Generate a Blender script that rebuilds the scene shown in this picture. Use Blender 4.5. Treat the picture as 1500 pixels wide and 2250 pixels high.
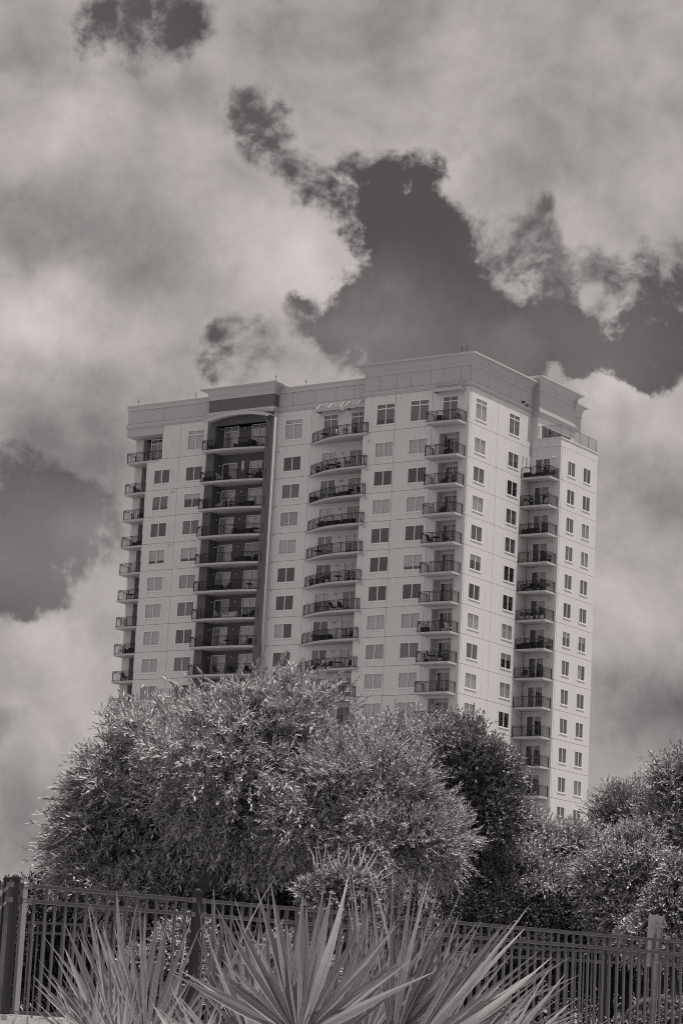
import bpy, math, random
import numpy as np
from mathutils import Vector, Matrix

# ------------------------------------------------------------------ scene reset
for o in list(bpy.data.objects):
    bpy.data.objects.remove(o)
S = bpy.context.scene
COL = S.collection
rnd = random.Random(7)
R = math.radians
EYE = 1.6
FPX = 5486.5                       # focal length in pixels of the 1500 x 2250 photograph
PITCH, ROLL = R(11.574), R(2.908)
TINT = (1.065, 0.98, 0.965)       # the print's faint warm tone, carried by the light

# ------------------------------------------------------------------ camera
fw = Vector((0, math.cos(PITCH), math.sin(PITCH)))
r0 = Vector((1, 0, 0)); u0 = r0.cross(fw)
cr = r0 * math.cos(ROLL) + u0 * math.sin(ROLL)
cu = -r0 * math.sin(ROLL) + u0 * math.cos(ROLL)
cam = bpy.data.cameras.new('camera')
cam.sensor_fit = 'VERTICAL'; cam.sensor_height = 36.0; cam.sensor_width = 24.0
cam.lens = 36.0 * FPX / 2250.0
cam.clip_start = 0.1; cam.clip_end = 5000
camo = bpy.data.objects.new('camera', cam); COL.objects.link(camo)
camo.matrix_world = Matrix(((cr.x, cu.x, -fw.x, 0), (cr.y, cu.y, -fw.y, 0), (cr.z, cu.z, -fw.z, EYE), (0, 0, 0, 1)))
S.camera = camo

def ray(px, py):
    return fw + cr * ((px - 750) / FPX) - cu * ((py - 1125) / FPX)
def at(px, py, depth):
    """world point seen at photo pixel (px, py), depth metres in front (world y)"""
    d = ray(px, py); k = depth / d.y
    return Vector((d.x * k, depth, EYE + d.z * k))

# ------------------------------------------------------------------ sun direction (building axes known below)
YAW = R(-34.247)
BPOS = Vector((127.37, -209.037, -58.818))
BM = Matrix.Rotation(YAW, 4, 'Z') @ Matrix.Translation(-BPOS)
BM = Matrix.Translation((0, 0, EYE)) @ BM
SUN_EL, SUN_AZ = R(77.5), R(4)
sl = Vector((math.cos(SUN_EL) * math.cos(SUN_AZ), math.cos(SUN_EL) * math.sin(SUN_AZ), math.sin(SUN_EL)))
sun_dir = (Matrix.Rotation(YAW, 3, 'Z') @ sl).normalized()

# ------------------------------------------------------------------ world: red-filtered Nishita sky with clouds
W = bpy.data.worlds.new('World'); S.world = W; W.use_nodes = True
W.cycles.sampling_method = 'MANUAL'; W.cycles.sample_map_resolution = 256
nt = W.node_tree; nt.nodes.clear()
class NB:
    """small node-building helper"""
    def __init__(s, tree): s.t = tree; s.N = tree.nodes; s.L = tree.links
    def n(s, typ, **kw):
        x = s.N.new(typ)
        for k, v in kw.items(): setattr(x, k, v)
        return x
    def link(s, a, b): s.L.new(a, b)
    def put(s, sock, v):
        if isinstance(v, bpy.types.NodeSocket): s.L.new(v, sock)
        else: sock.default_value = v
    def m(s, op, a, b=None, c=None, clamp=False):
        x = s.n('ShaderNodeMath', operation=op); x.use_clamp = clamp
        s.put(x.inputs[0], a)
        if b is not None: s.put(x.inputs[1], b)
        if c is not None: s.put(x.inputs[2], c)
        return x.outputs[0]
    def v(s, op, a, b=None, scale=None):
        x = s.n('ShaderNodeVectorMath', operation=op)
        s.put(x.inputs[0], a)
        if b is not None: s.put(x.inputs[1], b)
        if scale is not None: s.put(x.inputs['Scale'], scale)
        return x.outputs['Value'] if op in ('DISTANCE', 'LENGTH', 'DOT_PRODUCT') else x.outputs['Vector']
    def noise(s, vec, scale, detail=4, rough=.5, dist=0.0, lac=2.0):
        x = s.n('ShaderNodeTexNoise', noise_dimensions='3D')
        s.put(x.inputs['Vector'], vec); x.inputs['Scale'].default_value = scale
        x.inputs['Detail'].default_value = detail; x.inputs['Roughness'].default_value = rough
        x.inputs['Distortion'].default_value = dist; x.inputs['Lacunarity'].default_value = lac
        return x
    def rng(s, v, a, b, c=0.0, d=1.0, smooth=True):
        x = s.n('ShaderNodeMapRange', interpolation_type='SMOOTHSTEP' if smooth else 'LINEAR')
        s.put(x.inputs[0], v)
        for i, k in enumerate((a, b, c, d)): s.put(x.inputs[1 + i], k)
        return x.outputs[0]
wb = NB(nt)

def pdir(px, py):
    return ray(px, py).normalized()

# openings in the cloud deck and the heavier / brighter masses, as (photo x, photo y, radius px, amount)
HOLES = [(300, 30, 170, .36), (185, 75, 85, .22), (430, 85, 85, .24), (545, 265, 105, .36), (610, 340, 95, .24), (705, 400, 105, .28), (650, 440, 70, .1),
         (870, 460, 170, .66), (955, 560, 150, .6), (900, 660, 190, .58), (780, 710, 150, .5), (1030, 715, 185, .6),
         (1230, 755, 130, .46), (1440, 770, 150, .62), (1310, 590, 150, .27), (1150, 510, 125, .27),
         (1230, 460, 80, .16), (560, 760, 130, .26), (470, 785, 75, .28), (1330, 770, 120, .36), (1150, 740, 130, .3), (90, 1180, 190, .55), (30, 1290, 140, .5), (40, 1080, 170, .36), (200, 1130, 130, .3), (940, 370, 80, .26), (1440, 610, 120, .27), (1290, 240, 55, .16),
         (660, 650, 60, .3), (1190, 600, 90, .16)]
FILLS = [(600, 570, 140, .4), (760, 590, 95, .36), (840, 645, 50, .26), (330, 720, 130, .35), (700, 190, 130, .4),
         (1380, 390, 170, .35), (1000, 395, 60, .26), (1440, 960, 190, .6), (1340, 860, 95, .6), (1330, 795, 42, .34), (1225, 845, 60, .22), (1160, 612, 50, .42),
         (1340, 695, 45, .3), (1280, 650, 40, .25), (60, 1460, 110, .55), (180, 1440, 100, .45), (285, 1390, 90, .4), (870, 1000, 10, .01)]
LIGHT = [(180, 690, 190, .06), (60, 760, 140, .05), (140, 250, 140, 0.135), (570, 545, 130, 0.108), (700, 560, 110, 0.121), (90, 690, 120, 0.135), (300, 720, 100, 0.081), (1000, 215, 150, 0.068),
         (1390, 410, 150, 0.081), (1010, 370, 50, 0.095), (1340, 830, 70, 0.108), (1440, 900, 120, 0.081), (110, 1415, 100, 0.108),
         (420, 330, 90, 0.054), (1450, 120, 120, 0.041), (1400, 1060, 120, 0.041), (1340, 1330, 200, 0.068), (200, 1600, 200, 0.054)]
SHADE = [(60, 150, 110, .11), (170, 440, 170, .06), (330, 530, 140, .045), (270, 610, 110, .06), (60, 540, 120, .06), (170, 930, 170, .09), (60, 1030, 150, .07),
         (230, 1090, 120, .06), (840, 60, 110, .09), (620, 30, 90, .07), (1200, 330, 160, .06), (1450, 260, 130, .07), (1450, 1100, 120, .09), (1470, 1520, 130, .10), (1360, 1560, 90, .07), (10, 1575, 50, .12), (60, 1790, 130, .08), (1480, 1620, 120, .08)]
tc = wb.n('ShaderNodeTexCoord')
dirv = wb.v('NORMALIZE', tc.outputs['Generated'])
half = (.5, .5, .5)
wv = wb.v('SCALE', wb.v('SUBTRACT', wb.noise(dirv, 14, 3, .5).outputs['Color'], half), scale=.035)
vv = wb.v('ADD', dirv, wv)
n1 = wb.noise(vv, 12, 9, .58).outputs[0]
n2 = wb.noise(vv, 85, 7, .62, .0).outputs[0]
# the wide masses are read through a warped direction so that their edges follow the cloud texture
w2 = wb.v('ADD', dirv, wb.v('SCALE', wb.v('SUBTRACT', wb.noise(dirv, 32, 5, .62).outputs['Color'], half), scale=.034))
fields = []
for lst in (HOLES, FILLS):
    f_ = None
    for (px, py, r, a) in lst:
        q_ = wb.rng(wb.v('DISTANCE', w2, tuple(pdir(px, py))), r * .15 / FPX, r * 1.15 / FPX, a, 0.0)
        f_ = q_ if f_ is None else wb.m('ADD', f_, q_)
    fields.append(f_)
edge = wb.m('MINIMUM', fields[0], .8)                  # frayed, wispy texture only around the openings
acc = wb.m('ADD', .60, wb.m('MULTIPLY', wb.m('SUBTRACT', n1, .5), .75))
acc = wb.m('ADD', acc, wb.m('MULTIPLY', wb.m('SUBTRACT', n2, .5), wb.m('ADD', .30, wb.m('MULTIPLY', edge, 3.2))))
acc = wb.m('ADD', acc, wb.m('SUBTRACT', fields[1], wb.m('MULTIPLY', wb.m('MINIMUM', fields[0], .76), 1.45)))
cover = wb.rng(acc, -.06, .44)
veil = wb.m('MULTIPLY', 0.0, 1.0)
for (px, py, r, a) in [(850, 800, 230, .42), (640, 770, 150, .30), (1080, 790, 170, .26), (740, 700, 110, .12), (1230, 560, 200, .14), (540, 290, 150, .12), (300, 60, 170, .10), (1260, 730, 260, .14), (100, 1180, 330, .17), (230, 1180, 200, .34)]:
    veil = wb.m('MAXIMUM', veil, wb.rng(wb.v('DISTANCE', w2, tuple(pdir(px, py))), 0, r * 1.3 / FPX, a, 0.0))
cover = wb.m('ADD', cover, wb.m('MULTIPLY', wb.m('SUBTRACT', 1.0, cover), wb.m('MULTIPLY', veil, wb.rng(n1, .3, .6, .6, 1.25))))
# relief: the same billow texture read a little towards the sun, darker where it thickens
off = wb.v('ADD', vv, (.007, -.001, .010))
m1 = wb.noise(off, 16, 6, .6).outputs[0]; m2 = wb.noise(vv, 16, 6, .6).outputs[0]
emb = wb.m('ADD', wb.m('MULTIPLY', wb.m('SUBTRACT', m2, m1), .42), wb.m('MULTIPLY', wb.m('SUBTRACT', n2, .5), .07))
soft = wb.noise(dirv, 8, 3, .5).outputs[0]
bright = wb.m('ADD', .335, wb.m('MULTIPLY', wb.m('SUBTRACT', soft, .5), .14))
for lst, sg in ((LIGHT, 1), (SHADE, -1)):
    for (px, py, r, a) in lst:
        bright = wb.m('ADD', bright, wb.rng(wb.v('DISTANCE', w2, tuple(pdir(px, py))), 0, r * 1.55 / FPX, sg * a, 0.0))
bright = wb.m('ADD', bright, emb)
bright = wb.m('ADD', bright, wb.m('MULTIPLY', edge, .09))
bright = wb.m('MAXIMUM', bright, .13)
sky = wb.n('ShaderNodeTexSky', sky_type='NISHITA', sun_disc=False)
sky.sun_elevation = SUN_EL; sky.sun_rotation = math.atan2(sun_dir.x, sun_dir.y)
sky.air_density = 1.0; sky.dust_density = 3.0; sky.ozone_density = 1.0
sep = wb.n('ShaderNodeSeparateColor'); wb.link(sky.outputs[0], sep.inputs[0])
SKY_STRENGTH = 0.06
skyl = wb.m('MULTIPLY', sep.outputs[0], 0.72)          # the red channel: a deep-toned black-and-white sky
cloudl = wb.m('DIVIDE', bright, SKY_STRENGTH)
mix = wb.n('ShaderNodeMix', data_type='FLOAT')
wb.put(mix.inputs[0], cover); wb.put(mix.inputs[2], skyl); wb.put(mix.inputs[3], cloudl)
comb = wb.n('ShaderNodeCombineColor')
for i in range(3): wb.put(comb.inputs[i], wb.m('MULTIPLY', mix.outputs[0], TINT[i]))
bg = wb.n('ShaderNodeBackground'); bg.inputs['Strength'].default_value = SKY_STRENGTH
wb.link(comb.outputs[0], bg.inputs['Color'])
wo = wb.n('ShaderNodeOutputWorld'); wb.link(bg.outputs[0], wo.inputs[0])

# ------------------------------------------------------------------ sun, exposure
sd = bpy.data.lights.new('sun', 'SUN'); sd.energy = 4.0; sd.angle = R(0.6); sd.color = (1.0, .925, .912)
so = bpy.data.objects.new('sun', sd); COL.objects.link(so)
so.rotation_euler = (-sun_dir).to_track_quat('-Z', 'Y').to_euler(); so.location = (60, 0, 120)
vs = S.view_settings
vs.view_transform = 'Standard'; vs.look = 'None'; vs.exposure = 0.08; vs.gamma = 1.0; vs.use_curve_mapping = False
S.cycles.max_bounces = 6; S.cycles.diffuse_bounces = 1; S.cycles.glossy_bounces = 3; S.cycles.transparent_max_bounces = 12
S.cycles.use_denoising = False; S.cycles.pixel_filter_type = 'BLACKMAN_HARRIS'; S.cycles.filter_width = 1.05; S.cycles.sample_clamp_indirect = 3.0

# ------------------------------------------------------------------ materials
def new_mat(name):
    m = bpy.data.materials.new(name); m.use_nodes = True; m.node_tree.nodes.clear()
    return m, NB(m.node_tree)
def grey_mat(name, val, rough=.7, var=.12, scale=3.0, spec=.3, metal=0.0, bump=0.0, bscale=40.0, streak=0.0, island=0.0, trans=0.0):
    m, b = new_mat(name)
    p = b.n('ShaderNodeBsdfPrincipled'); out = b.n('ShaderNodeOutputMaterial')
    co = b.n('ShaderNodeTexCoord').outputs['Object']
    n = b.noise(co, scale, 6, .6).outputs[0]
    f = b.m('ADD', 1.0, b.m('MULTIPLY', b.m('SUBTRACT', n, .5), var * 2))
    if streak:
        mp = b.n('ShaderNodeMapping'); mp.inputs['Scale'].default_value = (7, 7, .3); b.link(co, mp.inputs[0])
        s_ = b.noise(mp.outputs[0], 1.3, 5, .6).outputs[0]
        f = b.m('MULTIPLY', f, b.m('SUBTRACT', 1.0, b.m('MULTIPLY', b.rng(s_, .5, .75), streak)))
    if island:
        g = b.n('ShaderNodeNewGeometry')
        f = b.m('MULTIPLY', f, b.m('ADD', 1 - island, b.m('MULTIPLY', g.outputs['Random Per Island'], 2 * island)))
    c = b.m('MULTIPLY', f, val)
    cc = b.n('ShaderNodeCombineColor')
    for i in range(3): b.put(cc.inputs[i], c)
    b.link(cc.outputs[0], p.inputs['Base Color'])
    p.inputs['Roughness'].default_value = rough; p.inputs['Metallic'].default_value = metal
    p.inputs['Specular IOR Level'].default_value = spec
    if bump:
        bn = b.n('ShaderNodeBump'); bn.inputs['Strength'].default_value = bump; bn.inputs['Distance'].default_value = .02
        b.link(b.noise(co, bscale, 5, .6).outputs[0], bn.inputs['Height']); b.link(bn.outputs[0], p.inputs['Normal'])
    sh = p.outputs[0]
    if trans:
        t = b.n('ShaderNodeBsdfTranslucent'); b.link(cc.outputs[0], t.inputs[0])
        mx = b.n('ShaderNodeMixShader'); mx.inputs[0].default_value = trans
        b.link(sh, mx.inputs[1]); b.link(t.outputs[0], mx.inputs[2]); sh = mx.outputs[0]
    b.link(sh, out.inputs[0])
    return m
def glass_mat(name, boost):
    m, b = new_mat(name)
    out = b.n('ShaderNodeOutputMaterial')
    g = b.n('ShaderNodeNewGeometry')
    c = b.m('ABSOLUTE', b.v('DOT_PRODUCT', g.outputs['Incoming'], g.outputs['Normal']))
    f = b.m('ADD', .045 + boost, b.m('MULTIPLY', b.m('POWER', b.m('SUBTRACT', 1.0, c), 5.0), .9), clamp=True)
    gl = b.n('ShaderNodeBsdfGlossy'); gl.inputs['Roughness'].default_value = .03; gl.inputs['Color'].default_value = (.9, .9, .9, 1)
    tr = b.n('ShaderNodeBsdfTransparent'); tr.inputs[0].default_value = (.9, .9, .9, 1)
    mx = b.n('ShaderNodeMixShader'); b.link(f, mx.inputs[0]); b.link(tr.outputs[0], mx.inputs[1]); b.link(gl.outputs[0], mx.inputs[2])
    b.link(mx.outputs[0], out.inputs[0])
    return m
M = {
    'wall': grey_mat('stucco_light', .76, .85, .08, .5, .15, bump=.15, bscale=9, streak=.30),
    'band': grey_mat('stucco_parapet', .54, .85, .05, .6, .15, bump=.15, bscale=9, streak=.06),
    'trim': grey_mat('stucco_trim', .58, .8, .04, .8, .2, streak=.06),
    'dark': grey_mat('stucco_dark', .155, .85, .07, .5, .15, bump=.15, bscale=9, streak=.06),
    'darkmid': grey_mat('stucco_dark_panel', .17, .85, .06, .5, .15, streak=.05),
    'frame': grey_mat('window_vinyl', .84, .5, .03, 2, .4),
    'slab': grey_mat('balcony_concrete', .56, .85, .16, 2.2, .2, streak=.22, bump=.3, bscale=14),
    'metal': grey_mat('railing_black', .014, .45, .1, 3, .5),
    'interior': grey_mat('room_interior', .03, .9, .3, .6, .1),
    'blind': grey_mat('blind_white', .86, .7, .06, 1.2, .2),
    'shade': grey_mat('blind_grey', .22, .7, .06, 1.2, .2),
    'curtain': grey_mat('curtain_cloth', .55, .8, .10, 2, .1),
    'glass': glass_mat('window_glass', .055),
    'clear': glass_mat('balustrade_glass', .0),
    'roof': grey_mat('roof_membrane', .4, .9, .1, .4, .1),
    'dkthing': grey_mat('dark_wicker', .03, .7, .3, 9, .3),
    'ltthing': grey_mat('pale_ceramic', .55, .5, .08, 4, .4),
    'cloth': grey_mat('pale_canvas', .7, .8, .05, 6, .1),
    'leafdk': grey_mat('pot_plant_leaf', .06, .5, .3, 9, .4, island=.4),
    'bark': grey_mat('bark', .10, .9, .35, 6, .15, bump=.8, bscale=14),
    'twig': grey_mat('pale_twig', .34, .8, .2, 8, .2),
    'fence': grey_mat('fence_black_paint', .12, .24, .25, 6, .5),
    'fencedk': grey_mat('fence_post_black', .012, .4, .2, 6, .5),
    'galv': grey_mat('galvanised_steel', .33, .45, .12, 7, .5, metal=.35),
    'white': grey_mat('white_paint', .68, .7, .05, 2, .3),
    'brick': grey_mat('pale_brick', .55, .9, .12, 4, .1, bump=.5, bscale=25),
    'podium': grey_mat('podium_stucco', .20, .85, .08, .4, .15, streak=.1),
    'grass': grey_mat('grass_soil', .24, .95, .5, 1.4, .1, bump=.8, bscale=6),
}
def leaf_mat(name, val, rough=.42, trans=.18, spec=.5, island=.45):
    return grey_mat(name, val, rough, .3, .9, spec, island=island, trans=trans)
M['leafA'] = leaf_mat('narrow_leaf', .47, .48, .05, .35, .45)
M['leafB'] = leaf_mat('feathery_leaf', .46, .48, .05, .35, .45)
M['leafC'] = leaf_mat('dark_round_leaf', .27, .42, .03, .4, .5)
M['leafD'] = leaf_mat('fine_leaf', .47, .45, .04, .4, .5)
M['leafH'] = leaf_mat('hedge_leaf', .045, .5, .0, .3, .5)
M['leafE'] = leaf_mat('pale_groundcover_leaf', .62, .5)
M['leafF'] = leaf_mat('shrub_leaf', .42)
def palm_material(name, val):
    m, b = new_mat(name)
    p = b.n('ShaderNodeBsdfPrincipled'); out = b.n('ShaderNodeOutputMaterial')
    uv = b.n('ShaderNodeUVMap'); sx = b.n('ShaderNodeSeparateXYZ'); b.link(uv.outputs[0], sx.inputs[0])
    oi = b.n('ShaderNodeObjectInfo')
    w = b.m('SINE', b.m('MULTIPLY', sx.outputs[0], 34.0))
    mp = b.n('ShaderNodeMapping'); mp.inputs['Scale'].default_value = (16, 1.2, 1); b.link(uv.outputs[0], mp.inputs[0])
    n = b.noise(b.v('ADD', mp.outputs[0], b.v('SCALE', (7.3, 3.1, 5.7), scale=b.m('MULTIPLY', oi.outputs['Random'], 20))), 2.0, 5, .6).outputs[0]
    c = b.m('MULTIPLY', val, b.m('ADD', .55, b.m('MULTIPLY', n, .9)))
    c = b.m('MULTIPLY', c, b.m('ADD', 1.0, b.m('MULTIPLY', w, .10)))
    c = b.m('MULTIPLY', c, b.m('ADD', .75, b.m('MULTIPLY', oi.outputs['Random'], .5)))
    tip = b.rng(sx.outputs[1], .86, 1.0, 1.0, 1.7)
    c = b.m('MULTIPLY', c, tip)
    cc = b.n('ShaderNodeCombineColor')
    for i in range(3): b.put(cc.inputs[i], c)
    b.link(cc.outputs[0], p.inputs['Base Color']); p.inputs['Roughness'].default_value = .42
    bn = b.n('ShaderNodeBump'); bn.inputs['Strength'].default_value = .5; bn.inputs['Distance'].default_value = .004
    b.link(w, bn.inputs['Height']); b.link(bn.outputs[0], p.inputs['Normal'])
    t = b.n('ShaderNodeBsdfTranslucent'); b.link(cc.outputs[0], t.inputs[0])
    mx = b.n('ShaderNodeMixShader'); mx.inputs[0].default_value = .25
    b.link(p.outputs[0], mx.inputs[1]); b.link(t.outputs[0], mx.inputs[2]); b.link(mx.outputs[0], out.inputs[0])
    return m
M['palm'] = palm_material('palm_leaf', .34); M['palm_dry'] = palm_material('palm_leaf_dry', .75)

# ------------------------------------------------------------------ mesh helpers
class MB:
    def __init__(s): s.v = []; s.f = []
    def add(s, vs_, fs):
        n = len(s.v); s.v += [tuple(x) for x in vs_]; s.f += [tuple(i + n for i in q) for q in fs]; return s
    def box(s, x0, x1, y0, y1, z0, z1):
        return s.add([(x0, y0, z0), (x1, y0, z0), (x1, y1, z0), (x0, y1, z0), (x0, y0, z1), (x1, y0, z1), (x1, y1, z1), (x0, y1, z1)],
                     [(0, 3, 2, 1), (4, 5, 6, 7), (0, 1, 5, 4), (1, 2, 6, 5), (2, 3, 7, 6), (3, 0, 4, 7)])
    def bar(s, a, b, w, h=None, up=(0, 0, 1)):
        """rectangular bar from a to b"""
        h = h or w
        a = Vector(a); b = Vector(b); d = (b - a).normalized()
        sd_ = d.cross(Vector(up))
        if sd_.length < 1e-4: sd_ = d.cross(Vector((1, 0, 0)))
        sd_.normalize(); up_ = sd_.cross(d).normalized()
        q = [sd_ * (w / 2) * i + up_ * (h / 2) * j for i, j in ((-1, -1), (1, -1), (1, 1), (-1, 1))]
        return s.add([a + k for k in q] + [b + k for k in q], [(3, 2, 1, 0), (4, 5, 6, 7), (0, 1, 5, 4), (1, 2, 6, 5), (2, 3, 7, 6), (3, 0, 4, 7)])
    def prism(s, poly, z0, z1):
        n = len(poly)
        return s.add([(x, y, z0) for x, y in poly] + [(x, y, z1) for x, y in poly],
                     [tuple(range(n - 1, -1, -1)), tuple(range(n, 2 * n))] + [(i, (i + 1) % n, (i + 1) % n + n, i + n) for i in range(n)])
    def tube(s, pts, rad, seg=6):
        pts = [Vector(p) for p in pts]; n = len(pts)
        rad = rad if isinstance(rad, (list, tuple)) else [rad] * n
        vs_ = []
        for i, p in enumerate(pts):
            d = (pts[min(i + 1, n - 1)] - pts[max(i - 1, 0)]).normalized()
            a = d.cross(Vector((0, 0, 1)))
            if a.length < 1e-3: a = d.cross(Vector((1, 0, 0)))
            a.normalize(); c = a.cross(d)
            for k in range(seg):
                t = 2 * math.pi * k / seg; vs_.append(p + (a * math.cos(t) + c * math.sin(t)) * rad[i])
        fs = [(i * seg + k, i * seg + (k + 1) % seg, (i + 1) * seg + (k + 1) % seg, (i + 1) * seg + k) for i in range(n - 1) for k in range(seg)]
        fs += [tuple(range(seg - 1, -1, -1)), tuple(range((n - 1) * seg, n * seg))]
        return s.add(vs_, fs)
    def lathe(s, prof, cx=0, cy=0, cz=0, seg=10):
        vs_ = [(cx + r * math.cos(2 * math.pi * k / seg), cy + r * math.sin(2 * math.pi * k / seg), cz + z) for r, z in prof for k in range(seg)]
        n = len(prof)
        fs = [(i * seg + k, i * seg + (k + 1) % seg, (i + 1) * seg + (k + 1) % seg, (i + 1) * seg + k) for i in range(n - 1) for k in range(seg)]
        fs += [tuple(range(seg - 1, -1, -1)), tuple(range((n - 1) * seg, n * seg))]
        return s.add(vs_, fs)
    def mesh(s, name, mat):
        me = bpy.data.meshes.new(name); me.from_pydata(s.v, [], s.f); me.materials.append(mat); me.update()
        return me
    def build(s, name, mat, parent=None, smooth=False):
        me = s.mesh(name, mat)
        if smooth: me.polygons.foreach_set('use_smooth', [True] * len(me.polygons))
        return obj(name, me, parent)
def obj(name, me, parent=None, loc=None, rotz=None):
    o = bpy.data.objects.new(name, me); COL.objects.link(o)
    if parent is not None: o.parent = parent
    if loc is not None: o.location = loc
    if rotz is not None: o.rotation_euler = (0, 0, rotz)
    return o
def empty(name, loc=(0, 0, 0), rotz=0, parent=None):
    return obj(name, None, parent, loc, rotz)
def tag(o, label, cat, group=None, kind=None):
    if label: o['label'] = label
    if cat: o['category'] = cat
    if group: o['group'] = group
    if kind: o['kind'] = kind
    return o
def sweep(path, prof, mb=None):
    """extrude a profile of (out, z) along a plan polyline with mitred corners; outward = right-hand side of travel"""
    mb = mb or MB(); n = len(path); m = len(prof); vs_ = []
    P = [Vector((x, y, 0)) for x, y in path]
    for i in range(n):
        ds = []
        if i > 0: ds.append((P[i] - P[i - 1]).normalized())
        if i < n - 1: ds.append((P[i + 1] - P[i]).normalized())
        ns = [Vector((d.y, -d.x, 0)) for d in ds]
        if len(ns) == 2:
            k = (ns[0] + ns[1]); k = k / max(.15, k.dot(ns[0]))
        else: k = ns[0]
        for o_, z in prof: vs_.append(P[i] + k * o_ + Vector((0, 0, z)))
    fs = [(i * m + j, (i + 1) * m + j, (i + 1) * m + j + 1, i * m + j + 1) for i in range(n - 1) for j in range(m - 1)]
    fs += [tuple(range(m)), tuple((n - 1) * m + j for j in range(m - 1, -1, -1))]
    return mb.add(vs_, fs)

# ------------------------------------------------------------------ ground
def ground():
    ys = [-60, -10, 0, 5, 9, 13, 17, 20, 23, 30, 60, 150, 400, 1500, 4000]
    zs = [0, 0, 0, .15, .55, 1.0, 1.3, 1.42, 1.5, 1.5, 1.5, 1.5, 1.5, 1.5, 1.5]
    xs = [-3000, -400, -100, -30, -10, 0, 10, 30, 100, 400, 3000]
    vs_ = [(x, y, z) for y, z in zip(ys, zs) for x in xs]; n = len(xs)
    fs = [(j * n + i, j * n + i + 1, (j + 1) * n + i + 1, (j + 1) * n + i) for j in range(len(ys) - 1) for i in range(n - 1)]
    o = MB().add(vs_, fs).build('ground', M['grass']); o['kind'] = 'structure'
ground()

# ------------------------------------------------------------------ the tower
T = empty('apartment_tower'); T.matrix_world = BM
tag(T, 'tall pale stucco apartment tower with stacked balconies and a heavy flared cornice', 'building')
GZ = -58.9                                     # ground in tower coordinates
FLOORZ = lambda k: 1.17 if k == 0 else -2.33 - 3.0 * (k - 1)
HEADZ = lambda k: 4.07 if k == 0 else -3.0 * (k - 1)
TOPZ = lambda k: 4.98 if k == 0 else FLOORZ(k - 1)
KF = 12                                        # storeys with separate panels; the rest is hidden by the trees
YB = 1.9
J = .018                                       # half joint
_pc = {}
def panel_mesh(face, u0, u1, v0, v1, holes, mat, t=.24):
    """facade panel with openings. face 'F': looks to -y; 'R': looks to +x. built relative to (0, 0, v0)"""
    key = (face, round(u0, 3), round(u1, 3), round(v1 - v0, 3), tuple((a, b, round(c - v0, 3), round(d - v0, 3)) for a, b, c, d in holes), mat, t)
    if key in _pc: return _pc[key]
    mb = MB()
    us = sorted({u0 + J, u1 - J, *[h[i] for h in holes for i in (0, 1)]})
    vv = sorted({v0 + J, v1 - J, *[h[i] for h in holes for i in (2, 3)]})
    def P(u, v, w): return (u, w, v - v0) if face == 'F' else (-w, u, v - v0)
    inside = lambda u, v: any(a < u < b and c < v < d for a, b, c, d in holes)
    nu, nv = len(us) - 1, len(vv) - 1
    fill = [[not inside((us[i] + us[i + 1]) / 2, (vv[j] + vv[j + 1]) / 2) for j in range(nv)] for i in range(nu)]
    for i in range(nu):
        for j in range(nv):
            if not fill[i][j]: continue
            a, b, c, d = us[i], us[i + 1], vv[j], vv[j + 1]
            mb.add([P(a, c, 0), P(b, c, 0), P(b, d, 0), P(a, d, 0)], [(0, 1, 2, 3)])
            for (di, dj, e) in ((-1, 0, ((a, d), (a, c))), (1, 0, ((b, c), (b, d))), (0, -1, ((a, c), (b, c))), (0, 1, ((b, d), (a, d)))):
                ii, jj = i + di, j + dj
                if not (0 <= ii < nu and 0 <= jj < nv) or not fill[ii][jj]:
                    (p0, p1) = e
                    mb.add([P(*p0, 0), P(*p0, t), P(*p1, t), P(*p1, 0)], [(0, 1, 2, 3)])
    me = mb.mesh('wall_panel', M[mat]); _pc[key] = me
    return me
walls = {}
wall_root = None
def panel(face, plane, u0, u1, v0, v1, holes=(), mat='wall', name='wall_panel'):
    me = panel_mesh(face, u0, u1, v0, v1, list(holes), mat)
    loc = (0, plane, v0) if face == 'F' else (plane, 0, v0)
    return obj(name, me, WALL, loc)
# structural core (seen only as dark rooms behind the glass) carries the panels
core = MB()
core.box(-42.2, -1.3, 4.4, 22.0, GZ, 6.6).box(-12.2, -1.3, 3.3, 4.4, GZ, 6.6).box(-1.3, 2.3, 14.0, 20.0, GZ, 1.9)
WALL = core.build('wall_core', M['interior'], T)

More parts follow.
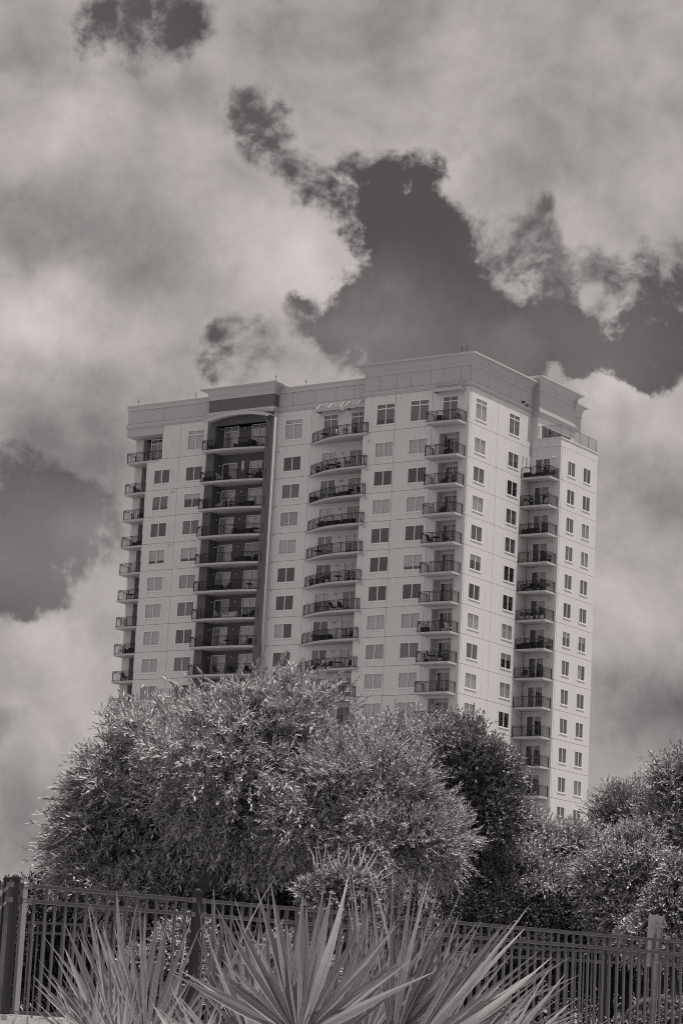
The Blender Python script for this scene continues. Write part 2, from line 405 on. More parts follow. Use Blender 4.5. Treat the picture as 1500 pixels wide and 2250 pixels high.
# storey joints & window columns
COLS_F = {'A': (-41.5, -39.2), 'B': (-37.1, -34.75), 'C': (-24.08, -21.7), 'D': (-11.22, -8.9), 'E': (-7.1, -4.77)}
COLS_R = {'G': (1.18, 3.45), 'H': (7.97, 10.2)}
def win_hole(c, k):
    h = 2.27 if k == 0 else 1.66
    return (c[0], c[1], HEADZ(k) - h, HEADZ(k))
DOORS_M = ((-19.13, -17.17), (-15.62, -13.66))
for k in range(KF + 1):
    z0, z1 = FLOORZ(k), TOPZ(k)
    dh = lambda a, b: (a, b, z0 + .03, HEADZ(k) + .04)
    xl = -40.53 if k == 0 else -42.5
    if k: panel('F', YB, xl, -37.1 - 1.0, z0, z1, [win_hole(COLS_F['A'], k)])
    else: panel('F', YB, xl, -37.1 - 1.0, z0, z1)
    panel('F', YB, -38.1, -33.7, z0, z1, [win_hole(COLS_F['B'], k)])
    panel('F', YB, -25.05, -20.6, z0, z1, [win_hole(COLS_F['C'], k)])
    panel('F', YB, -20.6, -12.75, z0, z1, [dh(*DOORS_M[0]), dh(*DOORS_M[1])])
    panel('F', 0, -12.75, -8.88, z0, z1, [win_hole(COLS_F['D'], k)])
    panel('F', 0, -8.88, -4.4, z0, z1, [win_hole(COLS_F['E'], k)])
    if k == 0: panel('F', 0, -4.4, -.001, z0, z1, [dh(-3.23, -1.34)])
    else: panel('F', 0, -4.4, -.001, z0, z1, [(-3.45, -1.08, z0 + .03, z0 + 2.55 + (.0 if k > 1 else .05))])
    panel('R', 0, 0.24, 5.7, z0, z1, [win_hole(COLS_R['G'], k)])
    panel('R', 0, 5.7, 12.65, z0, z1, [win_hole(COLS_R['H'], k)])
for k in range(1, 15):
    z0, z1 = FLOORZ(k), TOPZ(k)
    panel('F', 12.65, .02, 3.61, z0, z1, [(.54, 2.4, z0 + .03, HEADZ(k) + .02)])
    panel('R', 3.61, 12.89, 20.66, z0, z1, [(14.16, 15.87, HEADZ(k) - 1.66, HEADZ(k)), (17.57, 19.27, HEADZ(k) - 1.66, HEADZ(k))])
# lower storeys, behind the trees: plain walls
zb = FLOORZ(KF)
lw = MB()
lw.box(-42.5, -33.7, YB, YB + .3, GZ, zb).box(-25.05, -12.75, YB, YB + .3, GZ, zb).box(-12.75, 0, 0, .3, GZ, zb).box(-.3, 0, .3, 12.65, GZ, zb)
lw.box(0, 3.61, 12.65, 12.95, GZ, FLOORZ(14)).box(3.31, 3.61, 12.95, 20.66, GZ, FLOORZ(14))
lw.build('lower_wall', M['wall'], T)
sd_w = MB()
# sides and back, notch walls at the far left, corner block flank, bay flanks
sd_w.box(-45.6, -44.55, 3.6, 3.9, GZ, 4.06).box(-44.8, -44.55, 3.9, 5.0, GZ, 4.06).box(-44.55, -42.25, 5.0, 5.2, GZ, 4.06)
for k in range(KF + 6): sd_w.box(-44.55, -42.25, 3.59, 5.0, FLOORZ(k) - .23, FLOORZ(k) - .03)
                # set-back wall behind the far-left balconies
sd_w.box(-42.74, -42.5 + .0, YB + .24, 3.6, GZ, 1.17)      # notch side
sd_w.box(-40.77, -40.53, YB + .24, 3.6, 1.17, 4.06)
sd_w.box(-45.6, -45.3, 3.9, 22.3, GZ, 4.06)                # left flank
sd_w.box(-45.3, .0, 22.0, 22.3, GZ, 4.06)
sd_w.box(.0, 3.3, 20.3, 20.62, GZ, 2.1)
sd_w.box(-12.74, -12.5, .24, YB + .2, GZ, 4.98)            # corner block flank facing left
sd_w.box(-33.69, -33.45, 1.24, YB + .3, GZ, 4.98)
sd_w.build('side_wall', M['wall'], T)
bay_side = MB().box(-25.29, -25.05, 1.26, YB - .003, GZ, 5.0)
bay_side.build('bay_return', M['wall'], T)

# dark bay: piers, back wall, side walls, head
bay = MB()
bay.box(-33.7, -32.62, 1.0, 1.24, GZ, 3.95).box(-25.97, -25.05, 1.0, 1.24, GZ, 3.95)
bay.box(-33.7, -25.05, 1.0, 1.24, 3.95, 5.0)
bay.build('bay_pier', M['dark'], T)
bb = MB()
bb.box(-32.86, -32.62, 1.24, 2.64, GZ, 3.95).box(-25.97, -25.73, 1.24, 2.64, GZ, 3.95)
DB = ((-32.47, -30.52), (-28.8, -26.85))
for (a, b) in ((-32.62, DB[0][0]), (DB[0][1], DB[1][0]), (DB[1][1], -25.97)): bb.box(a, b, 2.4, 2.64, GZ, 3.95)
for k in range(KF + 2):
    top = HEADZ(k) + .04; nxt = FLOORZ(k - 1) if k else 3.95
    for a, b in DB: bb.box(a, b, 2.402, 2.638, top, nxt + .02)
bb.build('bay_back_wall', M['dark'], T)
MB().box(-33.7, -25.05, 1.0, 3.0, 5.0, 5.2).build('bay_head', M['dark'], T)
MB().box(-33.7, -25.05, 1.0, 3.2, 5.2, 6.87).build('bay_dark_panel', M['darkmid'], T)
# far-left niche doorway wall (deeper, dark strip)
MB().box(-42.74, -42.2, 3.6, 3.85, GZ, 1.17).box(-41.4, -40.6, 3.6, 3.85, 1.17, 4.0).build('niche_wall', M['wall'], T)

# parapets
for nm_, bxs in (('parapet', [(-45.65, -33.7, YB, YB + .3, 5.0, 7.0), (-45.65, -45.35, YB + .3, 22.3, 4.06, 7.0), (-45.65, -40.53, YB, YB + .3, 4.06, 5.0)]),
                 ('parapet', [(-25.05, -12.75, YB, YB + .3, 5.0, 7.0)]), ('soffit', [(-45.35, -40.53, YB + .3, 3.9, 4.06, 4.3)]),
                 ('parapet', [(-12.75, 0, 0, .3, 5.0, 7.08), (-.3, 0, .3, 12.65, 5.0, 7.08), (-12.75, -12.45, .3, 5.0, 5.0, 7.08)])):
    pp = MB()
    for q_ in bxs: pp.box(*q_)
    pp.build(nm_, M['band'], T)
# joints on the parapet faces are real grooves between slightly proud panels
def band_panels(face, plane, edges, v0, v1, mat='band'):
    for a, b in zip(edges[:-1], edges[1:]):
        me = panel_mesh(face, a, b, v0, v1, [], mat, .05)
        obj('parapet_panel', me, T, (0, plane - .05, v0) if face == 'F' else (plane + .05, 0, v0))
band_panels('F', YB, (-45.6, -40.58, -33.72), 5.52, 7.0)
band_panels('F', YB, (-25.0, -23.2, -20.4, -17.6, -15.4, -12.78), 5.52, 7.0)
band_panels('F', 0, (-12.7, -10.9, -8.88, -7.1, -4.75, -3.2, -1.1, -.02), 5.52, 7.08)
band_panels('R', 0, (.02, 3.46, 7.96, 10.2, 12.6), 5.52, 7.08)
cop = [(0, 7.0), (.1, 7.0), (.1, 7.48), (.15, 7.5), (.15, 7.62), (-.35, 7.62), (-.35, 7.0)]
cp = sweep([(-45.65, 22.3), (-45.65, YB), (-33.7, YB)], cop)
sweep([(-25.05, YB), (-12.75, YB)], cop, cp)
cp.build('coping', M['trim'], T)
mould = [(0, 4.97), (.07, 4.97), (.07, 5.08), (.12, 5.1), (.12, 5.2), (.18, 5.24), (.18, 5.36), (.1, 5.4), (.1, 5.5), (0, 5.5)]
ml = sweep([(-45.65, 22.3), (-45.65, YB), (-33.7, YB)], mould)
sweep([(-33.7, YB), (-33.7, 1.0), (-25.05, 1.0), (-25.05, YB)], mould, ml)
sweep([(-25.05, YB), (-12.75, YB)], mould, ml)
sweep([(-12.75, 5.0), (-12.75, 0), (0, 0), (0, 12.65)], mould, ml)
ml.build('moulding', M['trim'], T)
def cornice(path, zt, out, zb_, name='cornice'):
    h = zt - zb_
    prof = [(0, zb_), (.07, zb_), (.07, zb_ + h * .40), (.12, zb_ + h * .43)]
    for t in np.linspace(0, 1, 8):
        a = t * math.pi / 2
        prof.append((.12 + (out - .16) * (1 - math.cos(a)), zb_ + h * .43 + h * .43 * math.sin(a)))
    prof += [(out, zb_ + h * .87), (out, zt), (-.3, zt), (-.3, zb_)]
    sweep(path, prof).build(name, M['trim'], T)
cornice([(-12.75, 5.0), (-12.75, 0), (0, 0), (0, 12.65)], 8.3, .82, 7.08)
cornice([(-33.7, 4.0), (-33.7, 1.0), (-25.05, 1.0), (-25.05, 4.0)], 8.08, .78, 6.87)
# upper block over the wing, with terrace doors
ub = MB()
ub.box(-.3, .8, 12.65, 12.95, 2.1, 7.45)
ub.box(.5, .8, 12.95, 13.45, 2.1, 7.45).box(.5, .8, 19.55, 20.64, 2.1, 7.45).box(.5, .8, 13.45, 19.55, 3.85, 7.45)
ub.box(-.3, .5, 20.3, 20.64, 2.1, 7.45)
ub.build('upper_block_wall', M['wall'], T)
MB().box(.8, .84, 12.7, 20.6, 5.22, 7.45).box(-.05, .84, 12.61, 12.65, 5.22, 7.45).build('upper_block_band', M['band'], T)
MB().box(.0, .2, 12.95, 20.3, 2.1, 7.2).build('terrace_room', M['interior'], T)
tg = MB().box(.6, .62, 13.45, 19.55, 2.2, 3.85).build('terrace_door_glass', M['glass'], T)
tf = MB()
for y in (13.45, 15.45, 17.5, 19.49): tf.box(.58, .68, y, y + .06, 2.2, 3.85)
tf.build('terrace_door_frame', M['metal'], T)
sweep([(-.2, 12.65), (.8, 12.65), (.8, 20.64)], [(0, 4.62), (.06, 4.62), (.06, 4.75), (.11, 4.78), (.11, 4.9), (.17, 4.95), (.17, 5.05), (.26, 5.08), (.26, 5.2), (0, 5.2)]).build('moulding', M['trim'], T)
cornice([(-2.5, 12.65), (.8, 12.65), (.8, 20.64), (-2.5, 20.64)], 8.85, .72, 7.45)
tb = MB().box(-2.0, .7, 20.66, 22.0, 2.1, 6.6); tb.build('rear_block_wall', M['band'], T)
cornice([(-2.0, 20.66), (.7, 20.66), (.7, 22.0), (-2.0, 22.0)], 7.8, .62, 6.5)
# wing terrace: coping, floor and glass balustrade
sweep([(0.82, 12.65), (3.61, 12.65), (3.61, 20.66), (.82, 20.66)], [(0, 1.17), (0, 2.02), (.05, 2.04), (.05, 2.17), (-.4, 2.17), (-.4, 1.17)]).build('wing_parapet', M['wall'], T)
MB().box(.8, 3.3, 12.9, 20.4, 1.9, 2.0).build('terrace_floor', M['roof'], T)
MB().box(.0, .82, 12.65, 12.9, 1.17, 2.1).build('wing_parapet_end', M['wall'], T)
gb = MB()
gb.box(.85, 3.55, 12.70, 12.715, 2.2, 3.46).box(3.54, 3.555, 12.72, 20.5, 2.2, 3.46)
bal = gb.build('glass_balustrade', M['clear'], T)
rl = MB()
rl.box(.85, 3.57, 12.69, 12.73, 3.46, 3.5).box(3.53, 3.57, 12.73, 20.5, 3.46, 3.5).box(.85, 3.57, 12.69, 12.73, 2.17, 2.22).box(3.53, 3.57, 12.73, 20.5, 2.17, 2.22)
for x in (.85, 3.52): rl.box(x, x + .045, 12.69, 12.735, 2.17, 3.48)
for y in (14.7, 16.7, 18.6, 20.45): rl.box(3.525, 3.572, y, y + .045, 2.17, 3.48)
rl.build('balustrade_frame', M['galv'], bal)
# roofs
rf = MB().box(-45.3, -12.5, 2.2, 22.0, 6.6, 6.75).box(-12.5, -.3, .3, 22.0, 6.6, 6.75)
rf.build('roof', M['roof'], T)
MB().box(.0, .5, 12.95, 20.3, 7.2, 7.4).build('upper_block_roof', M['roof'], T)
for (x, y, z) in ((-44.4, 2.0, 7.62), (-36.4, 2.0, 7.62), (-24.6, .5, 8.08), (-21.7, 2.0, 7.62), (-.3, -.5, 8.3), (-.9, -.45, 8.3)):
    MB().tube([(x, y, z), (x, y, z + .8)], .02, 5).lathe([(.05, 0), (.10, .06), (.05, .12)], x, y, z + .42, 6).build('lightning_rod', M['metal'], T)
# cameras and vents on the right face
for y, z in ((10.35, 5.62), (11.1, 5.42)):
    MB().box(.05, .35, y, y + .16, z, z + .16).box(.02, .1, y + .03, y + .12, z - .12, z + .02).build('security_camera', M['metal'], T)
for y in (10.95, 11.75):
    MB().box(.0, .1, y, y + .16, -.62, .1).build('wall_vent', M['trim'], T)

# windows -------------------------------------------------------------
_wc = {}
def wmesh(kind, w, h):
    """meshes for a two-light window: frame, pane, coverings"""
    key = (kind, round(w, 2), round(h, 2))
    if key in _wc: return _wc[key]
    mb = MB(); F = .095
    if kind in ('frame', 'frame_tall', 'door', 'door_tall'):
        f = F
        mb.box(-w / 2, -w / 2 + f, -.03, .09, 0, h).box(w / 2 - f, w / 2, -.03, .09, 0, h)
        mb.box(-w / 2 + f, w / 2 - f, -.03, .09, h - f, h).box(-w / 2 + f, w / 2 - f, -.03, .09, 0, f)
        mb.box(-.045, .045, -.018, .085, f, h - f)
        if 'tall' in kind: mb.box(-w / 2 + f, w / 2 - f, -.024, .087, h - .60, h - .50)
        if kind == 'frame' or kind == 'frame_tall':
            mb.box(-w / 2 - .03, w / 2 + .03, -.07, -.03, -.07, .03)
        me = mb.mesh('window', M['frame'])
    elif kind == 'pane':
        mb.box(0, w, .03, .04, 0, h); me = mb.mesh('pane', M['glass'])
    elif kind in ('blind', 'shade'):
        nsl = max(2, int(h / .16))
        for i in range(nsl):
            z = h * i / nsl
            mb.add([(0, .07, z), (w, .07, z), (w, .09, z + h / nsl), (0, .09, z + h / nsl)], [(0, 1, 2, 3)])
        me = mb.mesh('blind', M['blind' if kind == 'blind' else 'shade'])
    else:
        n = 14; vs_ = []
        for i in range(n + 1):
            y = .07 + .04 * (i % 2); vs_ += [(w * i / n, y, 0), (w * i / n, y, h)]
        mb.add(vs_, [(2 * i, 2 * i + 2, 2 * i + 3, 2 * i + 1) for i in range(n)]); me = mb.mesh('curtain', M['curtain'])
    _wc[key] = me
    return me
def window(face, plane, u0, u1, ztop, h, kind, tall=False, door=False):
    w = u1 - u0; uc = (u0 + u1) / 2
    f = obj('sliding_door' if door else 'window', wmesh(('door' if door else 'frame') + ('_tall' if tall else ''), w, h), T)
    f.location = (uc, plane + .03, ztop - h) if face == 'F' else (plane - .03, uc, ztop - h)
    if face == 'R': f.rotation_euler = (0, 0, math.pi / 2)
    F = .095; ph = h - 2 * F; pw = w / 2 - F - .045
    for s in (-1, 1):
        o = obj('door_glass' if door else 'pane', wmesh('pane', pw, ph), f, (-w / 2 + F if s < 0 else .045, 0, F))
    def cover(nm, x0, x1, z0, z1):
        kk = {'F': 'blind', 'M': 'shade', 'C': 'curtain'}[nm]
        obj('curtain' if nm == 'C' else 'blind', wmesh(kk, x1 - x0, z1 - z0), f, (x0, 0, z0))
    a, b = -w / 2 + F, w / 2 - F
    if kind == 'F': cover('F', a, b, F, h - F)
    elif kind == 'M': cover('M', a, b, F, h - F)
    elif kind == 'C': cover('C', a, b, F, h - F)
    elif kind == 'G': cover('F', a, b, F + .2 * h, h - F)
    elif kind == 'g': cover('M', a, b, F + .22 * h, h - F)
    elif kind == 'H': cover('F', a, b, F + .55 * h, h - F)
    elif kind == 'L': cover('F', a, -.03, F, h - F)
    elif kind == 'l': cover('M', a, -.03, F, h - F)
    elif kind == 'r': cover('M', .03, b, F, h - F)
    elif kind == 'c':
        cover('C', a, a + .3 * w, F, h - F); cover('C', b - .12 * w, b, F, h - F)
    return f
KINDS = {'A': ' OgOGFFFFCFFO', 'B': 'FOHMGCMOMOFMF', 'C': 'FOMCFOOLOMFFM', 'D': 'gFOFOOOFCFFFF', 'E': 'MFOFOGOFMFFMF',
         'G': 'FFMFMHOFMFFMF', 'H': 'MMOMMOOFHFOFM', 'I': ' cOcMcOHcccMcMF', 'J': ' OOCCMcHLcMcCMc'}
for c, (a, b) in COLS_F.items():
    pl = 0 if c in 'DE' else YB
    for k in range(KF + 1):
        if c == 'A' and k == 0: continue
        window('F', pl, a, b, HEADZ(k), 2.27 if k == 0 else 1.66, KINDS[c][k], k == 0)
for c, (a, b) in COLS_R.items():
    for k in range(KF + 1):
        window('R', 0, a, b, HEADZ(k), 2.27 if k == 0 else 1.66, KINDS[c][k], k == 0)
for k in range(1, 15):
    window('R', 3.61, 14.16, 15.87, HEADZ(k), 1.66, KINDS['I'][k]); window('R', 3.61, 17.57, 19.27, HEADZ(k), 1.66, KINDS['J'][k])
# doors to the balconies
dk = random.Random(3)
for k in range(KF + 1):
    h = HEADZ(k) + .04 - FLOORZ(k) - .03
    for i, (a, b) in enumerate(DOORS_M): window('F', YB, a, b, HEADZ(k) + .04, h, dk.choice('lMFrMOH'), k == 0, True)
    for i, (a, b) in enumerate(DB): window('F', 2.4, a, b, HEADZ(k) + .04, h, dk.choice('FFFMFHF'), k == 0, True)
    if k == 0: window('F', 0, -3.23, -1.34, HEADZ(0) + .04, h, 'M', True, True)
    else: window('F', 1.0, -3.2, -1.3, HEADZ(k) + .02, h, dk.choice('rMrMr'), False, True)
    if k == 0: window('F', 3.5, -43.4, -41.5, HEADZ(0) - .1, h - .15, 'l', True, True)
for k in range(1, 15):
    window('F', 12.65, .54, 2.4, HEADZ(k) + .02, HEADZ(k) - FLOORZ(k) - .01, 'OOlOrrrOlOOrlO'[k - 1], False, True)
# corner niches
nc = MB()
for k in range(1, KF + 1):
    z0 = FLOORZ(k); z1 = z0 + 2.55 + (.0 if k > 1 else .05)
    nc.box(-3.69, -3.45, .24, 1.2, z0 - .1, z1 + .3).box(-1.08, -.84, .24, 1.2, z0 - .1, z1 + .3)
    nc.box(-3.45, -1.08, .24, 1.2, z1, z1 + .3).box(-3.45, -1.08, .24, 1.2, z0 - .2, z0 + .02)
    nc.box(-3.45, -3.2, .98, 1.2, z0, z1).box(-1.3, -1.08, .98, 1.2, z0, z1).box(-3.2, -1.3, .98, 1.2, HEADZ(k) + .02, z1)
nc.build('niche_wall', M['wall'], T)

# balconies -----------------------------------------------------------
def rail_meshes(path, h=1.08, posts=1.25):
    """railing frame and balusters along a plan polyline"""
    fr = MB(); bl = MB()
    P = [Vector((x, y, 0)) for x, y in path]
    for a, b in zip(P[:-1], P[1:]):
        for z, t in ((h, .055), (h - .13, .035), (.09, .035)):
            fr.bar(a + Vector((0, 0, z)), b + Vector((0, 0, z)), t)
    L = [0]
    for a, b in zip(P[:-1], P[1:]): L.append(L[-1] + (b - a).length)
    def pos(s):
        for i in range(len(P) - 1):
            if s <= L[i + 1] + 1e-6: return P[i].lerp(P[i + 1], (s - L[i]) / max(1e-6, L[i + 1] - L[i]))
        return P[-1]
    n = max(2, round(L[-1] / posts))
    corners = [0, L[-1]] + [L[i] for i in range(1, len(P) - 1) if (P[i] - P[i - 1]).normalized().dot((P[i + 1] - P[i]).normalized()) < .8]
    marks = sorted(set(corners))
    allp = []
    for a, b in zip(marks[:-1], marks[1:]):
        m = max(1, round((b - a) / posts)); allp += [a + (b - a) * i / m for i in range(m)]
    allp.append(L[-1])
    for s in allp:
        p = pos(s); fr.box(p.x - .03, p.x + .03, p.y - .03, p.y + .03, 0, h + .02)
    nb = int(L[-1] / .135)
    for i in range(1, nb):
        p = pos(L[-1] * i / nb); bl.box(p.x - .0075, p.x + .0075, p.y - .0075, p.y + .0075, .09, h - .13)
    return fr.mesh('railing', M['metal']), bl.mesh('balusters', M['metal'])
def arc(pts, n=10):
    """Catmull-Rom through plan points"""
    out = []; P = [pts[0]] + list(pts) + [pts[-1]]
    for i in range(1, len(P) - 2):
        for j in range(n if i < len(P) - 3 else n + 1):
            t = j / n; a, b, c, d = [Vector((*q, 0)) for q in P[i - 1:i + 3]]
            v = .5 * ((2 * b) + (-a + c) * t + (2 * a - 5 * b + 4 * c - d) * t * t + (-a + 3 * b - 3 * c + d) * t ** 3)
            out.append((v.x, v.y))
    return out
cv = arc([(-20.55, YB - .02), (-18.9, 1.0), (-17.3, .25), (-15.2, -.2), (-12.3, -.3)], 5)
bv = arc([(-33.68, .1), (-31.0, .12), (-28.3, .38), (-26.4, .82), (-25.55, 1.2)], 5)
BAL = {
    'curved': dict(slab=cv + [(-12.12, -.26), (-12.08, -.003), (-12.77, -.003), (-12.77, YB - .004)], rail=[(x * 1.0, y + .07) for x, y in cv[1:]] + [(-12.15, -.02)], ks=range(0, KF)),
    'bay': dict(slab=bv + [(-25.6, 1.26), (-25.99, 1.26), (-25.99, 2.38), (-32.6, 2.38), (-32.6, .995), (-33.68, .995)], rail=[(-33.6, .95)] + [(x + .03, y + .07) for x, y in bv[:-1]] + [(-25.62, 1.0)], ks=range(0, KF)),
    'corner': dict(slab=[(-4.15, -1.6), (-.3, -1.6), (-.3, -.004), (-4.15, -.004)], rail=[(-4.08, -.03), (-4.08, -1.53), (-.37, -1.53), (-.37, -.03)], ks=range(0, KF)),
    'left': dict(slab=[(-45.62, 2.05), (-42.52, YB + .03), (-42.52, 3.58), (-45.62, 3.58)], rail=[(-45.55, 3.55), (-45.55, 2.14), (-42.56, 2.0)], ks=range(1, KF)),
    'lefttop': dict(slab=[(-45.62, 2.05), (-42.5, YB - .05), (-40.6, YB + .01), (-40.55, 3.58), (-45.62, 3.58)], rail=[(-45.55, 3.55), (-45.55, 2.14), (-42.5, 2.02), (-40.62, 2.02)], ks=range(0, 1)),
    'wing': dict(slab=[(.02, 10.75), (3.42, 10.75), (3.42, 12.646), (.02, 12.646)], rail=[(.06, 10.82), (3.35, 10.82), (3.35, 12.6)], ks=range(1, 15)),
}
for nm, d in BAL.items():
    sm = MB().prism(d['slab'], -.20, 0).mesh('balcony', M['slab'])
    fr, bl = rail_meshes(d['rail'])
    for k in d['ks']:
        s = obj('balcony', sm, T, (0, 0, FLOORZ(k) - .03))
        obj('railing', fr, s); o = obj('balusters', bl, s); o['kind'] = 'stuff'
# wall lamps by the balcony doors
lm = MB().lathe([(.05, 0), (.13, .03), (.13, .1), (.06, .16)], seg=8).mesh('wall_lamp', M['white'])
for k in range(KF):
    for (x, y) in ((-16.45, 1.78), (-29.6, 2.28), (-32.45, 1.9), (-3.3, .6)):
        if k == 0 and x > -17: continue
        obj('wall_lamp', lm, T, (x, y, HEADZ(k) - .35))
    if 0 < k: obj('wall_lamp', lm, T, (2.85, 12.5, HEADZ(k) - .1))
sc = MB().box(-.06, .06, -.12, 0, -.05, .05).box(-.03, .03, -.2, -.1, -.12, .02)
scm = sc.mesh('roof_scupper', M['trim'])
for k in range(1, KF):
    obj('drain_spout', scm, T, (-24.75, YB, HEADZ(k) + .62)); obj('drain_spout', scm, T, (-12.0, 0, HEADZ(k) + .25))
for k in (2, 4): 
    MB().box(-38.9, -38.45, YB - .06, YB, HEADZ(k) + .25, HEADZ(k) + .42).build('wall_vent', M['trim'], T)
# canopies at the top storey
def hood(x0, x1, y0, y1, z0, z1, rods):
    h = MB()
    h.box(x0, x1, y0, y0 + .09, z0, z1).box(x0, x0 + .09, y0 + .09, y1, z0, z1).box(x1 - .09, x1, y0 + .09, y1, z0, z1)
    h.box(x0 + .09, x1 - .09, y0 + .09, y1, z1 - .09, z1 - .04)
    c = h.build('canopy', M['slab'], T)
    for x in rods:
        MB().bar((x, y0 + .06, z1 - .02), (x + .05, y1, z1 + .8), .05).build('tie_rod', M['white'], c)
hood(-19.6, -16.4, .92, YB - .003, 4.28, 4.62, (-19.5, -18.0, -16.5))
hood(-15.95, -12.8, .92, YB - .003, 4.28, 4.62, (-15.85, -14.4, -13.0))
hood(-3.95, -.62, -.95, -.003, 4.42, 4.78, (-3.85, -2.3, -.75))
ar = MB()
xs = np.linspace(-33.25, -24.85, 15)
zt = [4.42 + .54 * (1 - ((x + 29.05) / 4.2) ** 2) for x in xs]
vs_ = []
for x, z in zip(xs, zt): vs_ += [(x, -.3, z), (x, -.3, z - .34), (x, -.18, z - .34), (x, -.18, z - .06), (x, .995, z - .06), (x, .995, z)]
fs = [(i * 6 + j, (i + 1) * 6 + j, (i + 1) * 6 + (j + 1) % 6, i * 6 + (j + 1) % 6) for i in range(14) for j in range(6)] + [tuple(range(6)), tuple(84 + j for j in range(5, -1, -1))]
arch = ar.add(vs_, fs).build('arched_canopy', M['trim'], T)
for x in (-32.75, -25.35): MB().bar((x, -.15, 4.1), (x + .05, 1.0, 3.2), .06).build('brace', M['galv'], arch)

# podium standing beside the tower, glimpsed behind the big bush
pod = empty('garage_podium'); pod.matrix_world = BM
tag(pod, 'dark low garage block behind the left edge of the big bush', 'building')
pb = MB().box(-51.2, -42.6, 2.3, 30, GZ, -37.4); pb.build('wall', M['podium'], pod)
pc = MB()
MB().box(-51.35, -42.6, 2.15, 30.1, -37.4, -36.9).build('coping', M['podium'], pod)
for k in range(6):
    MB().box(-51.23, -43.5, 2.24, 2.296, -40.2 - 3 * k, -39.4 - 3 * k).build('louvre_band', M['interior'], pod)
#MORE
# ------------------------------------------------------------------ foliage
def project(P):
    d = Vector(P) - Vector((0, 0, EYE)); z = d.dot(fw)
    return 750 + FPX * d.dot(cr) / z, 1125 - FPX * d.dot(cu) / z
NR = np.random.default_rng(11)
def nrm(a): return a / np.maximum(np.linalg.norm(a, axis=-1, keepdims=True), 1e-9)
class Wob:
    """cheap smooth 3D noise"""
    def __init__(s, freq, n=7):
        s.k = NR.normal(size=(n, 3)) * freq * np.array([.75, .75, 1.5]); s.p = NR.uniform(0, 6.28, n)
    def __call__(s, x): return np.sin(x @ s.k.T + s.p).mean(axis=1) * 1.9
def leaf_mesh(name, base, axis, normal, ln, wd, mat, curl=.0):
    """diamond leaves as one mesh: base point, axis, face normal, length, width arrays"""
    n = len(base); side = nrm(np.cross(axis, normal)); ln = ln[:, None]; wd = wd[:, None]
    v = np.empty((n, 4, 3)); nn = nrm(np.cross(side, axis))
    v[:, 0] = base; v[:, 1] = base + axis * ln * .45 + side * wd * .5 + nn * ln * curl
    v[:, 2] = base + axis * ln; v[:, 3] = base + axis * ln * .45 - side * wd * .5 + nn * ln * curl
    me = bpy.data.meshes.new(name)
    me.vertices.add(n * 4); me.vertices.foreach_set('co', v.reshape(-1).astype(np.float32))
    me.loops.add(n * 4); me.loops.foreach_set('vertex_index', np.arange(n * 4, dtype=np.int32))
    me.polygons.add(n); me.polygons.foreach_set('loop_start', np.arange(0, n * 4, 4, dtype=np.int32))
    me.materials.append(mat); me.update(calc_edges=True)
    return me
